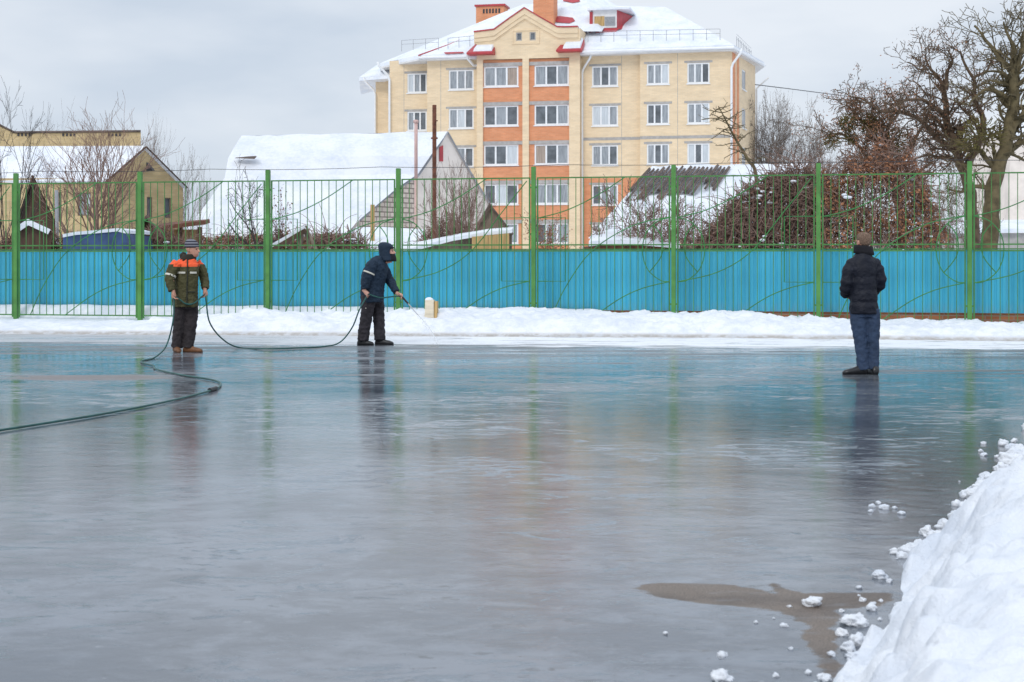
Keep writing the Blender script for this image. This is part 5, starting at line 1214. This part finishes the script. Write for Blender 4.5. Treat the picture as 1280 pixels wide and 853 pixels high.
# ---- man 3: navy quilted coat, seen from behind
p3 = G(1080, 468)
man3 = thing('person', 'man seen from behind in dark quilted coat and blue trousers with hands in pockets', 'person', tuple(p3))
yw3 = R(112)
m = MB(); hd3 = (-.005, .01, 1.615); q3_ = head(m, hd3, yw3, .03, .96)
m.loft([(0, 0, .8, .13, .10, 0), (0, 0, 1.1, .13, .10, 0), (-.01, 0, 1.34, .12, .08, 0), (0, 0, 1.44, .06, .06, 0)], 16)
w3l = (-.165, .14, .99); w3r = (.12, .20, 1.0)
m.tube([(-.12, -.01, 1.34), (-.185, -.02, 1.27), (-.215, -.03, 1.12), (-.225, .0, 1.04), w3l], [.03, .04, .036, .03, .026], 10); m.tube([(.11, .02, 1.34), (.17, .03, 1.27), (.205, .03, 1.16), (.20, .07, 1.08), w3r], [.03, .04, .036, .03, .026], 10)
hand(m, w3l, (.5, .7, -.5), 1, .6, 1.0, palm=(.5, -.5, 0)); hand(m, w3r, (-.5, .6, -.5), -1, .6, 1.0, palm=(-.5, -.5, 0))
m.tube([(-.065, 0, .85), (-.06, 0, .62), (-.045, .0, .42), (-.025, -.01, .22), (-.01, -.01, .06)], [.075, .06, .05, .04, .035], 10); m.tube([(.08, 0, .85), (.10, 0, .62), (.11, .0, .42), (.12, .01, .22), (.115, .01, .06)], [.075, .06, .05, .04, .035], 10)
bd = m.build('body', SKIN, man3, world=False); remesh(bd, .0045, 1)
for l in (-.032, .032):
    m = MB(); m.ball(q3_(.088, l, .004), .0105, 5); m.build('eye', EYE, man3, world=False)
m = MB(); hh = []
for (f, z, rf, rl) in ((-.040, -.042, .050, .050), (-.032, -.02, .074, .068), (-.024, .015, .088, .0785), (-.013, .045, .100, .084), (-.008, .08, .101, .081), (-.008, .107, .082, .065), (-.008, .124, .05, .04), (-.008, .129, .015, .012)):
    pp = q3_(f, 0, z); hh.append((pp[0], pp[1], pp[2], rf, rl, yw3))
m.loft(hh, 24); hr = m.build('hair', simple('short_brown_hair', (.20, .13, .09), .9, .4, 60, bump=.7, bscale=160), man3, world=False, smooth=True)
m = MB()
cz = [(.74, .195, .150), (.755, .205, .158), (.84, .204, .158), (.885, .190, .146), (.925, .198, .152), (.99, .195, .149), (1.035, .182, .139), (1.08, .192, .145), (1.15, .194, .144), (1.19, .186, .137), (1.235, .202, .142), (1.30, .212, .142), (1.345, .200, .132), (1.385, .180, .125), (1.43, .145, .112), (1.48, .10, .095)]
m.loft([(-.02 * (z_ - .7), 0, z_, a * .88, b, R(14)) for z_, a, b in cz], 30)
def quilt_arm(mm, pts, rads):
    P_ = spline(pts, 6); n_ = len(P_); rr_ = [lerp_tab(list(zip([k / (len(rads) - 1) for k in range(len(rads))], rads)), i / (n_ - 1)) for i in range(n_)]
    rr_ = [r_ + .006 * math.sin(i * 1.15) for i, r_ in enumerate(rr_)]; mm.tube(P_, rr_, 14)
quilt_arm(m, [(-.08, 0, 1.395), (-.135, -.01, 1.36), (-.185, -.02, 1.27), (-.215, -.03, 1.12), (-.225, .0, 1.04), (-.20, .10, .98)], [.05, .075, .082, .078, .07, .06])
quilt_arm(m, [(.07, 0, 1.395), (.125, .02, 1.36), (.17, .03, 1.28), (.205, .03, 1.16), (.20, .07, 1.08), (.15, .17, 1.0)], [.05, .075, .082, .076, .07, .06])
jm3 = zoned('quilted_navy_cloth', (.007, .009, .018), [], rough=.6, puff=(12, .45)); jk3 = m.build('coat', jm3, man3, world=False); remesh(jk3, .008, 1, (.014, .05))
m = MB(); m.loft([(0, .01, 1.47, .125, .105, 0, -.12), (0, .01, 1.50, .125, .108, 0, -.12), (-.005, .015, 1.545, .118, .105, 0, -.1), (-.005, .015, 1.575, .112, .10, 0, -.1), (-.005, .015, 1.57, .095, .085, 0), (0, .01, 1.50, .08, .075, 0)], 22); cc = m.build('collar', simple('dark_knit_collar', (.008, .008, .012), .95), jk3, world=False, smooth=True)
TR3 = simple('blue_trousers_cloth', (.028, .052, .105), .8, .2, 12, bump=.4, bscale=12)
m = MB(); m.loft([(0, 0, .70, .158, .125, 0), (0, 0, .88, .165, .13, 0)], 20)
m.tube([(-.068, 0, .80), (-.06, 0, .62), (-.045, .0, .42), (-.025, -.01, .22), (-.01, -.01, .06)], [.112, .102, .082, .072, .078], 16); m.tube([(.09, 0, .80), (.10, 0, .62), (.11, .0, .42), (.12, .01, .22), (.115, .01, .06)], [.105, .096, .078, .068, .076], 16)
tr = m.build('trousers', TR3, man3, world=False); remesh(tr, .009, 1, (.026, .06))
BS = simple('black_shoe_leather', (.014, .014, .016), .3, .25, 14)
boots(man3, (-.055, -.02, 0), R(186), BS, 'shoe', L=.31, high=.09); boots(man3, (.118, .0, 0), R(100), BS, 'shoe', L=.30, high=.09)

# ================================================================== HOSE, LANCE, WATER, BOX
HZ = .016
def gh(px, py): p = G(px, py); p.z = HZ; return p
h1r = p1 + Vector((-.105, -.262, .835)); h1l = p1 + Vector((.285, -.02, .862))
h2r = p2 + Vector((-.055, -.262, .835)); h2l = p2 + Vector((.47, -.06, .80))
pts = [gh(-60, 551), gh(-10, 542), gh(60, 531), gh(130, 519.5), gh(200, 506), gh(250, 494), gh(272, 487), gh(275, 480.5), gh(262, 476), gh(230, 471), gh(196, 463.5), gh(192, 459), gh(178, 455), gh(178, 452.5)]
pts += [gh(196, 447.5) + Vector((0, -.1, 0)), P(208, 432, 21.9), P(216, 403, 21.9), h1r + Vector((-.01, 0, -.08)), h1r, p1 + Vector((-.03, -.25, .80)), p1 + Vector((.06, -.24, .735)), p1 + Vector((.17, -.18, .745)), h1l, h1l + Vector((.03, -.01, -.1)), P(262, 403, 22.3), P(277, 423, 22.6)]
pts += [gh(297, 435.5), gh(330, 437.5), gh(370, 436.5), gh(405, 434.5), P(425, 428, 23.9), P(440, 410, 23.8), P(449, 388, 23.7), h2r + Vector((-.03, 0, -.06)), h2r, p2 + Vector((.05, -.27, .80)), p2 + Vector((.17, -.26, .775)), p2 + Vector((.32, -.17, .79)), h2l]
hs = MB(); hs.tube(spline(pts, 7), .0115, 7)
hz = thing('garden_hose', 'long dark green hose looping over the ice between the two workers', 'hose', tuple(G(275, 487)))
hs.build('tube', simple('green_hose_rubber', (.010, .085, .075), .4, .2, 8), hz, smooth=True)
m = MB(); a, b = gh(262, 490.5), gh(270, 488); a.z = b.z = .022; m.tube([a, b], .024, 8); m.build('coupling', BB, hz)
ln = thing('spray_lance', 'slim black and steel spray lance held by the hooded worker', 'lance', tuple(h2l))
tip = P(522, 393.5, 23.6); mid_ = h2l.lerp(tip, .42)
m = MB(); m.tube([h2l - (tip - h2l).normalized() * .08, mid_], .016, 8); m.build('grip', BB, ln)
m = MB(); m.tube([mid_, tip], .009, 8); m.build('steel_tube', simple('bare_steel', (.55, .56, .57), .3, .1, metal=.6), ln)
wm = N('water_spray'); wm.set(col=(.85, .88, .9), rough=.2); wm.b.inputs['Alpha'].default_value = .55
m = MB(); wp = spline([tip, P(530, 402, 23.4), P(540, 416, 23.1), P(546, 430, 22.9)], 6); rn = random.Random(4)
m.tube(wp, [.006 + .004 * k / len(wp) for k in range(len(wp))], 5)
for k in range(130):
    t = rn.random() ** .7; p = wp[int(t * (len(wp) - 1))]; m.ball((p.x + rn.gauss(0, .01 + .03 * t), p.y + rn.gauss(0, .02), max(.01, p.z + rn.gauss(0, .01 + .03 * t))), rn.uniform(.003, .006), 3)
tag(m.build('water_jet', wm.m), 'thin white jet of water falling from the lance to the ice', 'water', kind='stuff')
# box
bx = thing('wooden_box', 'small light wooden box capped with snow standing on the snow bank', 'box', (X(538, 27.4), 27.4, .25))
def boxat(m, a, b, y0, y1, t, bt): m.hexa([(X(a, y0), y0, bt), (X(b, y0), y0, bt), (X(b, y0) + .02, y1, bt), (X(a, y0) + .02, y1, bt)], [(X(a, y0) + .015, y0, t), (X(b, y0) + .0, y0, t), (X(b, y0) + .02, y1, t), (X(a, y0) + .03, y1, t)])
m = MB(); Y_ = 27.35; boxat(m, 530.5, 542, Y_, Y_ + .2, Z(375.5, Y_), Z(402, Y_)); m.build('body', M['fresh_wood'], bx)
m = MB(); boxat(m, 542.3, 546, Y_ + .03, Y_ + .22, Z(377, Y_), Z(402, Y_)); m.build('side_board', M['yellow_wood'], bx)
m = MB(); c_ = P(536.5, 375.5, Y_ + .1); m.ball(c_, .08, 7, (1, 1, .7)); m.build('snow_cap', SNOW, bx, smooth=True)

# ================================================================== LUMPS OF SNOW ON THE ICE
def lump(px, py, rpx, seed, label, sub=0):
    p = G(px, py); r = rpx / F * p.y; rn = random.Random(seed); bm = bmesh.new(); bmesh.ops.create_icosphere(bm, subdivisions=4 if rpx > 7 else 3, radius=1)
    sx, sy, sz = rn.uniform(.9, 1.35), rn.uniform(.8, 1.1), rn.uniform(.62, .85); off = Vector((seed * 3.1, seed, 2))
    for v in bm.verts:
        k = 1 + .5 * noise.noise(v.co * 1.3 + off) + .30 * noise.noise(v.co * 3.2 + off) + .14 * noise.noise(v.co * 7 + off); v.co = Vector((v.co.x * sx * k, v.co.y * sy * k, v.co.z * sz * k)) * r
    me = bpy.data.meshes.new('snow_lump'); bm.to_mesh(me); bm.free()
    for q_ in me.polygons: q_.use_smooth = True
    me.materials.append(SNOW); o = bpy.data.objects.new('snow_lump', me); C.objects.link(o); o.location = (p.x, p.y, r * sz * .45); o.rotation_euler = (0, 0, rn.random() * 6)
    tag(o, label, 'snow lump', 'lumps of snow on the ice'); return o
main = [(1015, 757, 10, 'snow lump sitting alone on the brown asphalt patch'), (1068, 781, 13, 'largest snow lump at the right rim of the brown patch'), (1052, 794, 8, 'small round snow lump just below the right rim of the brown patch'),
        (1073, 805, 12, 'flattened snow lump touching the foot of the near heap below the brown patch'), (902, 851, 11, 'snow lump alone at the bottom edge of the photo'), (1100, 722, 8, 'snow lump on the ice just above the right end of the brown patch'),
        (1135, 694, 11, 'snow lump at the tip of the tongue reaching out from the heap'), (1105, 636, 6, 'small snow lump far out on the dark ice left of the heap')]
for k, (a, b, r_, lab) in enumerate(main): lump(a, b, r_, k + 1, lab)
lump(903, 838, 7, 90, 'smaller snow lump balanced on the one at the bottom edge').location.z += .045
rn = random.Random(77); many = [(1145, 690, 12), (1176, 686, 14), (1190, 676, 12), (1210, 640, 11), (1230, 618, 14), (1128, 697, 6), (1120, 692, 7), (1152, 696, 10), (1165, 694, 12), (1172, 676, 11), (1158, 668, 8), (1185, 664, 12), (1200, 650, 11), (1196, 632, 6), (1208, 622, 9), (1222, 622, 13), (1238, 606, 13), (1252, 590, 10), (1266, 580, 14), (1276, 572, 12), (1112, 728, 4), (1074, 736, 4), (1127, 643, 4), (945, 779, 3), (980, 783, 4), (832, 793, 3), (1230, 570, 4), (1226, 565, 3), (1088, 640, 3), (1118, 636, 3), (1060, 812, 9), (1090, 634, 4), (1098, 630, 3), (1090, 763, 7), (1078, 752, 4), (1030, 848, 6), (1010, 842, 4), (970, 846, 4), (1040, 820, 5), (1134, 716, 5)]
for k in range(70):
    t = rn.random() ** 1.0; y_ = 4.6 + 8 * rn.random(); x_ = lerp_tab(NE, y_) - abs(rn.gauss(.0, .20)) + .07; px = 640 + F * x_ / y_; py = HY + CH * F / y_
    if px < 1300 and py < 870: many.append((px, py, rn.uniform(1.0, 4.0) * (1 if rn.random() < .8 else 2.0)))
for k, (a, b, r_) in enumerate(many):
    where = 'by the bottom edge of the photo' if b > 800 else 'level with the brown asphalt patch' if b > 725 else 'around the tongue of chunks above the patch' if b > 655 else 'on the dark ice beside the far end of the near heap'
    lump(a, b, r_, 100 + k, ('small white snow crumb ' if r_ < 8 else 'larger rough snow chunk ') + where)
